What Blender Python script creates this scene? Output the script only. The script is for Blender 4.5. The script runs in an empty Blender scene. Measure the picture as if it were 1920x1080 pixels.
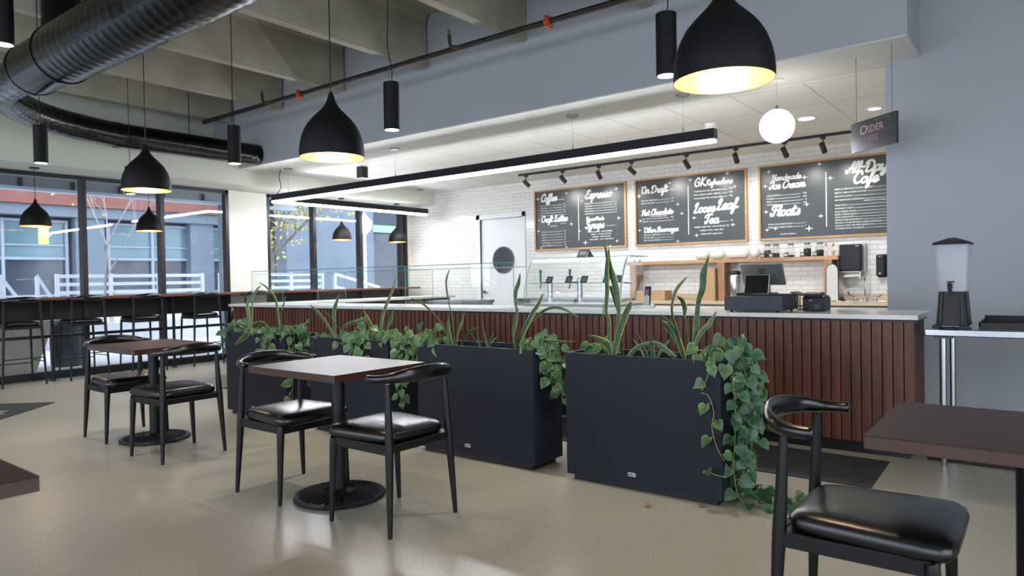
import bpy, math, random
from mathutils import Vector, Matrix

random.seed(7)
C = bpy.context.scene.collection
sc = bpy.context.scene
PI = math.pi

# ---------------------------------------------------------------- camera, sky, exposure
EYE = 1.22
cam_data = bpy.data.cameras.new('camera')
cam = bpy.data.objects.new('camera', cam_data)
C.objects.link(cam)
sc.camera = cam
cam_data.sensor_width = 36.0
cam_data.lens = 1299.6 / 1920 * 36.0
yaw, pitch, roll = 0.657318693, -0.0143972353, -0.0179524994
fw = Vector((-math.sin(yaw) * math.cos(pitch), math.cos(yaw) * math.cos(pitch), math.sin(pitch)))
r0 = Vector((math.cos(yaw), math.sin(yaw), 0))
u0 = r0.cross(fw)
rt = math.cos(roll) * r0 + math.sin(roll) * u0
up = -math.sin(roll) * r0 + math.cos(roll) * u0
M = Matrix.Identity(4)
for i in range(3):
    M[i][0], M[i][1], M[i][2] = rt[i], up[i], -fw[i]
M[2][3] = EYE
cam.matrix_world = M
cam_data.dof.use_dof = True
cam_data.dof.focus_distance = 3.9
cam_data.dof.aperture_fstop = 3.4
cam_data.clip_end = 200

world = bpy.data.worlds.new('sky')
sc.world = world
world.use_nodes = True
nt = world.node_tree
bg = nt.nodes['Background']
grad = nt.nodes.new('ShaderNodeTexGradient')
tc = nt.nodes.new('ShaderNodeTexCoord')
mp = nt.nodes.new('ShaderNodeMapping')
mp.inputs['Rotation'].default_value = (0, PI / 2, 0)
ramp = nt.nodes.new('ShaderNodeValToRGB')
ramp.color_ramp.elements[0].color = (0.90, 0.94, 1.0, 1)
ramp.color_ramp.elements[1].color = (0.84, 0.91, 1.0, 1)
nt.links.new(tc.outputs['Generated'], mp.inputs['Vector'])
nt.links.new(mp.outputs['Vector'], grad.inputs['Vector'])
nt.links.new(grad.outputs['Fac'], ramp.inputs['Fac'])
nt.links.new(ramp.outputs['Color'], bg.inputs['Color'])
bg.inputs['Strength'].default_value = 3.2

sc.view_settings.view_transform = 'Standard'
sc.view_settings.look = 'None'
sc.view_settings.gamma = 1.0
sc.view_settings.use_curve_mapping = False
sc.view_settings.exposure = 0.44
sc.cycles.use_denoising = True
sc.cycles.max_bounces = 8
sc.cycles.transparent_max_bounces = 24
sc.cycles.sample_clamp_indirect = 6.0
sc.cycles.caustics_reflective = False
sc.cycles.caustics_refractive = False

# ---------------------------------------------------------------- materials
def lin(c):
    if isinstance(c, str):
        c = [int(c[i:i + 2], 16) / 255 for i in (0, 2, 4)]
    return tuple((v / 12.92 if v <= 0.04045 else ((v + 0.055) / 1.055) ** 2.4) for v in c) + (1,)

def new_mat(name):
    m = bpy.data.materials.new(name)
    m.use_nodes = True
    return m, m.node_tree, m.node_tree.nodes['Principled BSDF']

def mat(name, col, rough=0.5, metal=0.0, noise=0.0, nscale=8.0, bump=0.0, bscale=60.0, spec=0.5, stretch=None, coat=0.0):
    m, t, b = new_mat(name)
    c = lin(col)
    b.inputs['Base Color'].default_value = c
    b.inputs['Roughness'].default_value = rough
    b.inputs['Metallic'].default_value = metal
    b.inputs['Specular IOR Level'].default_value = spec
    b.inputs['Coat Weight'].default_value = coat
    co = t.nodes.new('ShaderNodeTexCoord')
    src = co.outputs['Object']
    if stretch:
        mpn = t.nodes.new('ShaderNodeMapping')
        mpn.inputs['Scale'].default_value = stretch
        t.links.new(src, mpn.inputs['Vector'])
        src = mpn.outputs['Vector']
    if noise:
        n = t.nodes.new('ShaderNodeTexNoise')
        n.inputs['Scale'].default_value = nscale
        n.inputs['Detail'].default_value = 5
        t.links.new(src, n.inputs['Vector'])
        r = t.nodes.new('ShaderNodeValToRGB')
        r.color_ramp.elements[0].position = 0.3
        r.color_ramp.elements[1].position = 0.7
        r.color_ramp.elements[0].color = tuple(v * (1 - noise) for v in c[:3]) + (1,)
        r.color_ramp.elements[1].color = tuple(min(1, v * (1 + noise)) for v in c[:3]) + (1,)
        t.links.new(n.outputs['Fac'], r.inputs['Fac'])
        t.links.new(r.outputs['Color'], b.inputs['Base Color'])
    if bump:
        n = t.nodes.new('ShaderNodeTexNoise')
        n.inputs['Scale'].default_value = bscale
        t.links.new(src, n.inputs['Vector'])
        bp = t.nodes.new('ShaderNodeBump')
        bp.inputs['Strength'].default_value = bump
        bp.inputs['Distance'].default_value = 0.002
        t.links.new(n.outputs['Fac'], bp.inputs['Height'])
        t.links.new(bp.outputs['Normal'], b.inputs['Normal'])
    return m

def emit(name, col, strength):
    m, t, b = new_mat(name)
    b.inputs['Base Color'].default_value = lin(col)
    b.inputs['Emission Color'].default_value = lin(col)
    b.inputs['Emission Strength'].default_value = strength
    return m

def glass(name, tint, gloss_rough=0.0, gain=0.75):
    m = bpy.data.materials.new(name)
    m.use_nodes = True
    t = m.node_tree
    t.nodes.clear()
    o = t.nodes.new('ShaderNodeOutputMaterial')
    mix = t.nodes.new('ShaderNodeMixShader')
    tr = t.nodes.new('ShaderNodeBsdfTransparent')
    gl = t.nodes.new('ShaderNodeBsdfGlossy')
    lw = t.nodes.new('ShaderNodeLayerWeight')
    pw = t.nodes.new('ShaderNodeMath'); pw.operation = 'POWER'; pw.inputs[1].default_value = 4.0
    fr = t.nodes.new('ShaderNodeMath'); fr.operation = 'MULTIPLY_ADD'; fr.inputs[1].default_value = gain; fr.inputs[2].default_value = 0.035
    t.links.new(lw.outputs['Facing'], pw.inputs[0]); t.links.new(pw.outputs[0], fr.inputs[0])
    tr.inputs['Color'].default_value = tint + (1,)
    gl.inputs['Roughness'].default_value = gloss_rough
    t.links.new(fr.outputs[0], mix.inputs['Fac'])
    t.links.new(tr.outputs['BSDF'], mix.inputs[1])
    t.links.new(gl.outputs['BSDF'], mix.inputs[2])
    t.links.new(mix.outputs['Shader'], o.inputs['Surface'])
    return m

def wood(name, dark, light, rough=0.45, stretch=(30, 30, 1.6), scale=1.0, planks=0.0):
    m, t, b = new_mat(name)
    co = t.nodes.new('ShaderNodeTexCoord')
    mpn = t.nodes.new('ShaderNodeMapping')
    mpn.inputs['Scale'].default_value = stretch
    n = t.nodes.new('ShaderNodeTexNoise')
    n.inputs['Scale'].default_value = scale
    n.inputs['Detail'].default_value = 6
    n.inputs['Distortion'].default_value = 0.6
    r = t.nodes.new('ShaderNodeValToRGB')
    r.color_ramp.elements[0].position = 0.3
    r.color_ramp.elements[1].position = 0.72
    r.color_ramp.elements[0].color = lin(dark)
    r.color_ramp.elements[1].color = lin(light)
    t.links.new(co.outputs['Object'], mpn.inputs['Vector'])
    t.links.new(mpn.outputs['Vector'], n.inputs['Vector'])
    t.links.new(n.outputs['Fac'], r.inputs['Fac'])
    t.links.new(r.outputs['Color'], b.inputs['Base Color'])
    b.inputs['Roughness'].default_value = rough
    return m

M_ = {}
M_['black_metal'] = mat('black_metal', '090a0d', 0.42, 0.0, spec=0.35, bump=0.05)
M_['black_paint'] = mat('black_paint', '08080a', 0.6, noise=0.08, nscale=20, spec=0.22)
M_['planter'] = mat('planter', '1b1e2a', 0.55, spec=0.25, noise=0.06, nscale=3, bump=0.03, bscale=30)
M_['leather'] = mat('leather', '0c0c0e', 0.27, bump=0.12, bscale=180, spec=0.6)
M_['rail_black'] = mat('rail_black', '09090b', 0.22, spec=0.6)
M_['iron'] = mat('iron', '0d0e11', 0.42, bump=0.3, bscale=90)
M_['duct'] = mat('duct', '050507', 0.22, 0.0, spec=0.26, bump=0.03)
M_['white_wall'] = mat('white_wall', 'd2d3cf', 0.7, noise=0.02, nscale=2)
M_['cream_wall'] = mat('cream_wall', 'cbcdc2', 0.7, noise=0.02, nscale=2)
M_['grey_wall'] = mat('grey_wall', 'adb1ba', 0.65, noise=0.02, nscale=2)
M_['bulkhead'] = mat('bulkhead', 'adb1ba', 0.65, noise=0.02, nscale=2)
M_['concrete'] = mat('concrete', '9c988a', 0.85, noise=0.16, nscale=2.5, bump=0.25, bscale=25)
M_['steel'] = mat('steel', 'b9bdc2', 0.24, 1.0)
M_['chrome'] = mat('chrome', 'd0d3d6', 0.1, 1.0)
M_['quartz'] = None
M_['white'] = mat('white', 'dedfdc', 0.45)
M_['white_gloss'] = mat('white_gloss', 'e6e6e4', 0.2)
M_['door_white'] = mat('door_white', 'd9dadc', 0.4)
M_['chalk'] = mat('chalk', 'f0f3ee', 0.8)
M_['board'] = mat('board', '303538', 0.34, noise=0.05, nscale=4)
M_['oak'] = wood('oak', 'a37f50', 'c29c6a', 0.45, (2, 30, 30), 1.2)
M_['shelf_wood'] = wood('shelf_wood', '8f6a4a', 'b8946f', 0.5, (2.2, 24, 24), 1.0)
M_['post_wood'] = wood('post_wood', '7f5c40', 'aa8562', 0.5, (14, 14, 2.2), 1.0)
M_['butcher'] = wood('butcher', 'b09a82', 'c6b299', 0.5, (2, 30, 30), 1.0)
M_['table_top'] = wood('table_top', '2a1a16', '3d2721', 0.4, (1.5, 22, 22), 1.2)
M_['table_top'].node_tree.nodes['Principled BSDF'].inputs['Specular IOR Level'].default_value = 0.2
M_['table_edge'] = wood('table_edge', '35201a', '472a21', 0.35, (2, 2, 30), 1.0)
M_['bar_wood'] = wood('bar_wood', '4a2b1e', '7a4a35', 0.3, (20, 1.5, 20), 1.0)
M_['card'] = mat('card', 'a88a68', 0.8)
M_['soil'] = mat('soil', '2a1e16', 0.95, noise=0.4, nscale=60, bump=0.8, bscale=80)
M_['plastic_black'] = mat('plastic_black', '11131a', 0.42, spec=0.35)
M_['plastic_navy'] = mat('plastic_navy', '2b2f3c', 0.45)
M_['screen'] = mat('screen', '08090c', 0.08)
M_['silver'] = mat('silver', '8d9090', 0.35, 0.6)
M_['grey_plastic'] = mat('grey_plastic', 'b6b8b8', 0.4)
M_['dark_grey'] = mat('dark_grey', '5d6066', 0.45)
M_['red_brown'] = mat('red_brown', 'a2432f', 0.6)
M_['pipe'] = mat('pipe', '2c2523', 0.5, 0.3, noise=0.5, nscale=9)
M_['orange'] = mat('orange', 'b04a2c', 0.5)
M_['brass'] = mat('brass', '8a7048', 0.4, 0.8)
M_['mat_rubber'] = mat('mat_rubber', '252525', 0.9, noise=0.25, nscale=120, bump=0.5, bscale=150)
M_['rug'] = mat('rug', '26262b', 0.95, noise=0.2, nscale=120, bump=0.5, bscale=150)
M_['rug_logo'] = mat('rug_logo', 'b9b39d', 0.95)
M_['kick'] = mat('kick', '0e0f14', 0.35)
M_['frame_dark'] = mat('frame_dark', '101116', 0.4)
M_['spandrel'] = mat('spandrel', '0e0e11', 0.4)
M_['gold'] = mat('gold', 'cb9350', 0.42, 0.3)
M_['bulb'] = emit('bulb', 'ffdca0', 30.0)
M_['lens'] = emit('lens', 'fff6e8', 5.0)
M_['strip'] = emit('strip', 'f8f9ff', 72.0)
M_['globe'] = emit('globe', 'fffaf2', 5.0)
M_['downlight'] = emit('downlight', 'fcfaf4', 12.0)
M_['case_light'] = emit('case_light', 'fffdf5', 4.0)
M_['window_glass'] = glass('window_glass', (0.95, 0.97, 1.0))
M_['guard_glass'] = glass('guard_glass', (0.975, 0.992, 0.987), 0.0, 0.4)
M_['jar_glass'] = glass('jar_glass', (0.9, 0.92, 0.92))
M_['glass_edge'] = mat('glass_edge', '5fa79b', 0.2)
M_['frosted'] = None
M_['lid_plastic'] = mat('lid_plastic', 'e4e1da', 0.3)
M_['coffee'] = mat('coffee', '4a3526', 0.8, noise=0.4, nscale=90)
M_['coffee_dark'] = mat('coffee_dark', '26221f', 0.8, noise=0.4, nscale=90)
M_['stem'] = mat('stem', '7f8a43', 0.6)
M_['dead'] = mat('dead', '8f5a34', 0.8)
M_['pink'] = mat('pink', 'b98a92', 0.5)
M_['pink_dim'] = mat('pink_dim', '7d5a63', 0.5)
M_['green_line'] = mat('green_line', '2f6b57', 0.5)
M_['mirror_dark'] = mat('mirror_dark', '3a3d44', 0.12)
M_['label_white'] = mat('label_white', 'b7bbc2', 0.5)
M_['tag'] = mat('tag', '35383b', 0.6)

def frosted():
    m, t, b = new_mat('frosted_plastic')
    b.inputs['Base Color'].default_value = lin('d6d9de')
    b.inputs['Roughness'].default_value = 0.35
    tr = t.nodes.new('ShaderNodeBsdfTransparent')
    tr.inputs['Color'].default_value = (0.92, 0.93, 0.95, 1)
    mix = t.nodes.new('ShaderNodeMixShader')
    mix.inputs['Fac'].default_value = 0.5
    out = t.nodes['Material Output']
    t.links.new(tr.outputs['BSDF'], mix.inputs[1])
    t.links.new(b.outputs['BSDF'], mix.inputs[2])
    t.links.new(mix.outputs['Shader'], out.inputs['Surface'])
    return m
M_['frosted'] = frosted()

def quartz():
    m, t, b = new_mat('quartz')
    co = t.nodes.new('ShaderNodeTexCoord')
    n = t.nodes.new('ShaderNodeTexNoise')
    n.inputs['Scale'].default_value = 1.3
    n.inputs['Detail'].default_value = 8
    n.inputs['Distortion'].default_value = 1.4
    r = t.nodes.new('ShaderNodeValToRGB')
    e = r.color_ramp.elements
    base = lin('dddcd9')
    e[0].position = 0.495; e[0].color = base
    e[1].position = 0.505; e[1].color = base
    mid = r.color_ramp.elements.new(0.5)
    mid.color = lin('c6c4c0')
    t.links.new(co.outputs['Object'], n.inputs['Vector'])
    t.links.new(n.outputs['Fac'], r.inputs['Fac'])
    t.links.new(r.outputs['Color'], b.inputs['Base Color'])
    b.inputs['Roughness'].default_value = 0.18
    return m
M_['quartz'] = quartz()

def tile_mat():
    m, t, b = new_mat('subway_tile')
    co = t.nodes.new('ShaderNodeTexCoord')
    sp = t.nodes.new('ShaderNodeSeparateXYZ')
    cb = t.nodes.new('ShaderNodeCombineXYZ')
    t.links.new(co.outputs['Object'], sp.inputs['Vector'])
    t.links.new(sp.outputs['X'], cb.inputs['X'])
    t.links.new(sp.outputs['Z'], cb.inputs['Y'])
    br = t.nodes.new('ShaderNodeTexBrick')
    br.inputs['Color1'].default_value = lin('dcdcd9')
    br.inputs['Color2'].default_value = lin('d4d4d1')
    br.inputs['Mortar'].default_value = lin('99958f')
    br.inputs['Scale'].default_value = 1.0
    br.inputs['Brick Width'].default_value = 0.193
    br.inputs['Row Height'].default_value = 0.0655
    br.inputs['Mortar Size'].default_value = 0.0022
    br.inputs['Mortar Smooth'].default_value = 0.2
    t.links.new(cb.outputs['Vector'], br.inputs['Vector'])
    t.links.new(br.outputs['Color'], b.inputs['Base Color'])
    bp = t.nodes.new('ShaderNodeBump')
    bp.invert = True
    bp.inputs['Strength'].default_value = 0.5
    bp.inputs['Distance'].default_value = 0.002
    t.links.new(br.outputs['Fac'], bp.inputs['Height'])
    t.links.new(bp.outputs['Normal'], b.inputs['Normal'])
    b.inputs['Roughness'].default_value = 0.16
    return m
M_['tile'] = tile_mat()

def ceil_tile_mat():
    m, t, b = new_mat('ceiling_tile')
    co = t.nodes.new('ShaderNodeTexCoord')
    br = t.nodes.new('ShaderNodeTexBrick')
    br.offset = 0.0
    br.inputs['Color1'].default_value = lin('e6e6e2')
    br.inputs['Color2'].default_value = lin('e3e3df')
    br.inputs['Mortar'].default_value = lin('b4b2ad')
    br.inputs['Scale'].default_value = 1.0
    br.inputs['Brick Width'].default_value = 0.683
    br.inputs['Row Height'].default_value = 0.862
    br.inputs['Mortar Size'].default_value = 0.006
    mpn = t.nodes.new('ShaderNodeMapping')
    mpn.inputs['Location'].default_value = (0.375, -0.67, 0)
    t.links.new(co.outputs['Object'], mpn.inputs['Vector'])
    t.links.new(mpn.outputs['Vector'], br.inputs['Vector'])
    t.links.new(br.outputs['Color'], b.inputs['Base Color'])
    b.inputs['Roughness'].default_value = 0.6
    return m
M_['ceiling_tile'] = ceil_tile_mat()

def floor_mat():
    m, t, b = new_mat('polished_concrete')
    co = t.nodes.new('ShaderNodeTexCoord')
    n1 = t.nodes.new('ShaderNodeTexNoise'); n1.inputs['Scale'].default_value = 1.1; n1.inputs['Detail'].default_value = 4
    n2 = t.nodes.new('ShaderNodeTexNoise'); n2.inputs['Scale'].default_value = 95; n2.inputs['Detail'].default_value = 3
    v = t.nodes.new('ShaderNodeTexVoronoi'); v.inputs['Scale'].default_value = 14
    r1 = t.nodes.new('ShaderNodeValToRGB')
    r1.color_ramp.elements[0].position = 0.2; r1.color_ramp.elements[0].color = lin('989486')
    r1.color_ramp.elements[1].position = 0.8; r1.color_ramp.elements[1].color = lin('aba593')
    r2 = t.nodes.new('ShaderNodeValToRGB')
    r2.color_ramp.elements[0].position = 0.32; r2.color_ramp.elements[0].color = (0.76, 0.76, 0.76, 1)
    r2.color_ramp.elements[1].position = 0.6; r2.color_ramp.elements[1].color = (1, 1, 1, 1)
    r3 = t.nodes.new('ShaderNodeValToRGB')
    r3.color_ramp.elements[0].position = 0.06; r3.color_ramp.elements[0].color = (0.55, 0.52, 0.5, 1)
    r3.color_ramp.elements[1].position = 0.09; r3.color_ramp.elements[1].color = (1, 1, 1, 1)
    for n in (n1, n2, v):
        t.links.new(co.outputs['Object'], n.inputs['Vector'])
    t.links.new(n1.outputs['Fac'], r1.inputs['Fac'])
    t.links.new(n2.outputs['Fac'], r2.inputs['Fac'])
    t.links.new(v.outputs['Distance'], r3.inputs['Fac'])
    m1 = t.nodes.new('ShaderNodeMix'); m1.data_type = 'RGBA'; m1.blend_type = 'MULTIPLY'; m1.inputs['Factor'].default_value = 1
    m2 = t.nodes.new('ShaderNodeMix'); m2.data_type = 'RGBA'; m2.blend_type = 'MULTIPLY'; m2.inputs['Factor'].default_value = 1
    t.links.new(r1.outputs['Color'], m1.inputs[6]); t.links.new(r2.outputs['Color'], m1.inputs[7])
    t.links.new(m1.outputs[2], m2.inputs[6]); t.links.new(r3.outputs['Color'], m2.inputs[7])
    # a thin wandering crack
    sp = t.nodes.new('ShaderNodeSeparateXYZ'); t.links.new(co.outputs['Object'], sp.inputs['Vector'])
    nz = t.nodes.new('ShaderNodeTexNoise'); nz.inputs['Scale'].default_value = 3.0; t.links.new(co.outputs['Object'], nz.inputs['Vector'])
    # line through (-2.7,1.15) and (-3.2,2.1)
    a = t.nodes.new('ShaderNodeMath'); a.operation = 'MULTIPLY_ADD'; a.inputs[1].default_value = 0.05; t.links.new(nz.outputs['Fac'], a.inputs[0])
    t.links.new(sp.outputs['Y'], a.inputs[2])
    d = t.nodes.new('ShaderNodeMath'); d.operation = 'SUBTRACT'; d.inputs[1].default_value = 1.965; t.links.new(a.outputs[0], d.inputs[0])
    ab = t.nodes.new('ShaderNodeMath'); ab.operation = 'ABSOLUTE'; t.links.new(d.outputs[0], ab.inputs[0])
    lt = t.nodes.new('ShaderNodeMath'); lt.operation = 'LESS_THAN'; lt.inputs[1].default_value = 0.0022; t.links.new(ab.outputs[0], lt.inputs[0])
    mk = t.nodes.new('ShaderNodeMath'); mk.operation = 'LESS_THAN'; mk.inputs[1].default_value = 100; t.links.new(sp.outputs['X'], mk.inputs[0])
    ml = t.nodes.new('ShaderNodeMath'); ml.operation = 'MULTIPLY'; t.links.new(lt.outputs[0], ml.inputs[0]); t.links.new(mk.outputs[0], ml.inputs[1])
    ms = t.nodes.new('ShaderNodeMath'); ms.operation = 'MULTIPLY'; ms.inputs[1].default_value = 0.35; t.links.new(ml.outputs[0], ms.inputs[0])
    m3 = t.nodes.new('ShaderNodeMix'); m3.data_type = 'RGBA'; m3.inputs[7].default_value = lin('6f6656')
    t.links.new(ms.outputs[0], m3.inputs['Factor']); t.links.new(m2.outputs[2], m3.inputs[6])
    t.links.new(m3.outputs[2], b.inputs['Base Color'])
    b.inputs['Roughness'].default_value = 0.3
    b.inputs['Specular IOR Level'].default_value = 0.45
    return m
M_['floor'] = floor_mat()

def leaf_mat(name, inner, edge, dark, rough=0.4, lo=0.62, hi=0.8):
    m, t, b = new_mat(name)
    at = t.nodes.new('ShaderNodeAttribute'); at.attribute_name = 'rim'
    r = t.nodes.new('ShaderNodeValToRGB')
    r.color_ramp.elements[0].position = lo; r.color_ramp.elements[0].color = (0, 0, 0, 1)
    r.color_ramp.elements[1].position = hi; r.color_ramp.elements[1].color = (1, 1, 1, 1)
    co = t.nodes.new('ShaderNodeTexCoord')
    n = t.nodes.new('ShaderNodeTexNoise'); n.inputs['Scale'].default_value = 22; n.inputs['Detail'].default_value = 4
    mpn = t.nodes.new('ShaderNodeMapping'); mpn.inputs['Scale'].default_value = (0.6, 0.6, 2.4)
    t.links.new(co.outputs['Object'], mpn.inputs['Vector']); t.links.new(mpn.outputs['Vector'], n.inputs['Vector'])
    r2 = t.nodes.new('ShaderNodeValToRGB')
    r2.color_ramp.elements[0].position = 0.38; r2.color_ramp.elements[0].color = lin(dark)
    r2.color_ramp.elements[1].position = 0.62; r2.color_ramp.elements[1].color = lin(inner)
    t.links.new(n.outputs['Fac'], r2.inputs['Fac'])
    mx = t.nodes.new('ShaderNodeMix'); mx.data_type = 'RGBA'
    mx.inputs[7].default_value = lin(edge)
    t.links.new(at.outputs['Fac'], r.inputs['Fac'])
    t.links.new(r.outputs['Color'], mx.inputs['Factor'])
    t.links.new(r2.outputs['Color'], mx.inputs[6])
    t.links.new(mx.outputs[2], b.inputs['Base Color'])
    b.inputs['Roughness'].default_value = rough
    return m
M_['snake'] = leaf_mat('snake_leaf', '335839', 'c3c24a', '1f3c2a', 0.42, 0.78, 0.96)
M_['grassy'] = leaf_mat('grassy_leaf', '4a7052', '587e5c', '33573f', 0.45)
M_['vine'] = leaf_mat('vine_leaf', '3f663c', '6c8746', '284b30', 0.38, 0.75, 1.0)
M_['vine_dark'] = leaf_mat('vine_leaf_dark', '315839', '4c703e', '20412b', 0.38, 0.8, 1.0)

# ---------------------------------------------------------------- mesh helpers
class MB:
    def __init__(s):
        s.v = []; s.f = []; s.a = {}
    def add(s, vs, fs):
        o = len(s.v); s.v += [tuple(p) for p in vs]; s.f += [tuple(i + o for i in f) for f in fs]; return o
    def box(s, a, b):
        x0, x1 = sorted((a[0], b[0])); y0, y1 = sorted((a[1], b[1])); z0, z1 = sorted((a[2], b[2]))
        s.add([(x0, y0, z0), (x1, y0, z0), (x1, y1, z0), (x0, y1, z0), (x0, y0, z1), (x1, y0, z1), (x1, y1, z1), (x0, y1, z1)],
              [(0, 3, 2, 1), (4, 5, 6, 7), (0, 1, 5, 4), (1, 2, 6, 5), (2, 3, 7, 6), (3, 0, 4, 7)]); return s
    def obox(s, c, ux, uy, uz):
        c = Vector(c); ux = Vector(ux); uy = Vector(uy); uz = Vector(uz)
        P = [c + sx * ux + sy * uy + sz * uz for sz in (-1, 1) for sx, sy in ((-1, -1), (1, -1), (1, 1), (-1, 1))]
        fs = [(0, 3, 2, 1), (4, 5, 6, 7), (0, 1, 5, 4), (1, 2, 6, 5), (2, 3, 7, 6), (3, 0, 4, 7)]
        if ux.cross(uy).dot(uz) < 0:
            fs = [f[::-1] for f in fs]
        s.add(P, fs); return s
    def prism(s, pts, d):
        n = len(pts); d = Vector(d); P = [Vector(p) for p in pts]
        s.add(P + [p + d for p in P], [tuple(range(n))[::-1], tuple(range(n, 2 * n))] + [(i, (i + 1) % n, n + (i + 1) % n, n + i) for i in range(n)]); return s
    def cyl(s, p0, p1, r0, r1=None, n=20, caps=True):
        return s.tube([p0, p1], [r0, r0 if r1 is None else r1], n, caps)
    def tube(s, path, rad, n=10, caps=True):
        P = [Vector(p) for p in path]
        if not isinstance(rad, (list, tuple)): rad = [rad] * len(P)
        d = (P[1] - P[0]).normalized()
        ref = Vector((0, 0, 1)) if abs(d.z) < 0.9 else Vector((1, 0, 0))
        side = d.cross(ref).normalized(); vs = []; fs = []
        for i, p in enumerate(P):
            if i == 0: t = P[1] - P[0]
            elif i == len(P) - 1: t = P[-1] - P[-2]
            else: t = (P[i + 1] - P[i]).normalized() + (P[i] - P[i - 1]).normalized()
            t = t.normalized()
            side = (side - t * side.dot(t)).normalized(); u = side.cross(t)
            for k in range(n):
                a = 2 * PI * k / n
                vs.append(p + rad[i] * (math.cos(a) * side + math.sin(a) * u))
        for i in range(len(P) - 1):
            for k in range(n):
                k2 = (k + 1) % n
                fs.append((i * n + k, (i + 1) * n + k, (i + 1) * n + k2, i * n + k2))
        if caps:
            fs.append(tuple(range(n))); fs.append(tuple(range((len(P) - 1) * n, len(P) * n))[::-1])
        s.add(vs, fs); return s
    def lathe(s, c, prof, n=32, axis='z', close=False):
        c = Vector(c); vs = []; fs = []
        for (r, z) in prof:
            for k in range(n):
                a = 2 * PI * k / n
                q = (r * math.cos(a), r * math.sin(a), z)
                if axis == 'y': q = (q[0], -q[2], q[1])
                if axis == 'x': q = (q[2], q[0], q[1])
                vs.append(c + Vector(q))
        m = len(prof)
        for i in range(m - 1 if not close else m):
            j = (i + 1) % m
            for k in range(n):
                k2 = (k + 1) % n
                fs.append((i * n + k, i * n + k2, j * n + k2, j * n + k))
        if not close:
            if prof[0][0] > 1e-5: fs.append(tuple(range(n))[::-1])
            if prof[-1][0] > 1e-5: fs.append(tuple(range((m - 1) * n, m * n)))
        s.add(vs, fs); return s
    def sphere(s, c, r, n=20, m=12, sz=1.0):
        return s.lathe(c, [(max(r * math.sin(PI * i / m), 1e-6), -r * sz * math.cos(PI * i / m)) for i in range(m + 1)], n)
    def sweep(s, path, ab, n=16, sub=None):
        """horizontal rail: each section an ellipse, a across, b upright"""
        P = [Vector(p) for p in path]; vs = []; fs = []
        for i, p in enumerate(P):
            t = (P[min(i + 1, len(P) - 1)] - P[max(i - 1, 0)]).normalized()
            side = t.cross(Vector((0, 0, 1))).normalized(); u = Vector((0, 0, 1))
            a_, b_ = ab[i]
            for k in range(n):
                w = 2 * PI * k / n
                vs.append(p + side * a_ * math.cos(w) + u * b_ * math.sin(w))
        for i in range(len(P) - 1):
            for k in range(n):
                k2 = (k + 1) % n
                fs.append((i * n + k, (i + 1) * n + k, (i + 1) * n + k2, i * n + k2))
        fs.append(tuple(range(n))); fs.append(tuple(range((len(P) - 1) * n, len(P) * n))[::-1])
        s.add(vs, fs); return s
    def loft(s, rings, cap0=True, cap1=True):
        n = len(rings[0]); vs = [p for r in rings for p in r]; fs = []
        for i in range(len(rings) - 1):
            for k in range(n):
                k2 = (k + 1) % n
                fs.append((i * n + k, i * n + k2, (i + 1) * n + k2, (i + 1) * n + k))
        if cap0: fs.append(tuple(range(n))[::-1])
        if cap1: fs.append(tuple(range((len(rings) - 1) * n, len(rings) * n)))
        s.add(vs, fs); return s

def children(o):
    return [c for c in bpy.data.objects if c.parent == o]

ROOTM = {}
def obj(name, mb, material, parent=None, bevel=0.0, smooth=True, angle=38, mod=None):
    """one mesh object; coordinates are world coordinates, moved into the parent's space"""
    inv = ROOTM.get(parent.name) if parent is not None else None
    vs = [tuple(inv @ Vector(v)) for v in mb.v] if inv is not None else mb.v
    me = bpy.data.meshes.new(name)
    me.from_pydata(vs, [], mb.f)
    me.update()
    if mb.a:
        at = me.attributes.new('rim', 'FLOAT', 'POINT')
        for i, w in mb.a.items(): at.data[i].value = w
    me.materials.append(material)
    if smooth:
        me.shade_smooth(); me.set_sharp_from_angle(angle=math.radians(angle))
    o = bpy.data.objects.new(name, me)
    C.objects.link(o)
    if parent is not None:
        o.parent = parent
        if inv is not None: ROOTM[o.name] = inv
    if bevel:
        b = o.modifiers.new('bevel', 'BEVEL'); b.width = bevel; b.segments = 2; b.limit_method = 'ANGLE'; b.angle_limit = math.radians(40)
    return o

def tag(o, label, cat, group=None, kind=None):
    o['label'] = label; o['category'] = cat
    if group: o['group'] = group
    if kind: o['kind'] = kind
    return o

def thing(name, loc, label, cat, group=None, rz=0.0):
    o = bpy.data.objects.new(name, None)
    C.objects.link(o)
    o.empty_display_size = 0.1
    o.location = loc; o.rotation_euler = (0, 0, rz)
    m = Matrix.Translation(Vector(loc)) @ Matrix.Rotation(rz, 4, 'Z')
    ROOTM[o.name] = m.inverted()
    return tag(o, label, cat, group)

def struct(name, mb, material, parent=None, bevel=0.0, smooth=False):
    o = obj(name, mb, material, parent, bevel, smooth)
    if parent is None: o['kind'] = 'structure'
    return o

def copy_tree(src, loc, rz, label, group=None):
    r = src.copy(); C.objects.link(r); r.location = loc; r.rotation_euler = (0, 0, rz)
    r['label'] = label
    if group: r['group'] = group
    for ch in children(src):
        c = ch.copy(); C.objects.link(c); c.parent = r
        for g in children(ch):
            d = g.copy(); C.objects.link(d); d.parent = c
    return r

def spline(pts, per=6):
    P = [Vector(p) for p in pts]; out = []
    for i in range(len(P) - 1):
        p0 = P[max(i - 1, 0)]; p1 = P[i]; p2 = P[i + 1]; p3 = P[min(i + 2, len(P) - 1)]
        for k in range(per):
            t = k / per
            out.append(0.5 * ((2 * p1) + (p2 - p0) * t + (2 * p0 - 5 * p1 + 4 * p2 - p3) * t * t + (3 * p1 - p0 - 3 * p2 + p3) * t ** 3))
    out.append(P[-1]); return out

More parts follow.
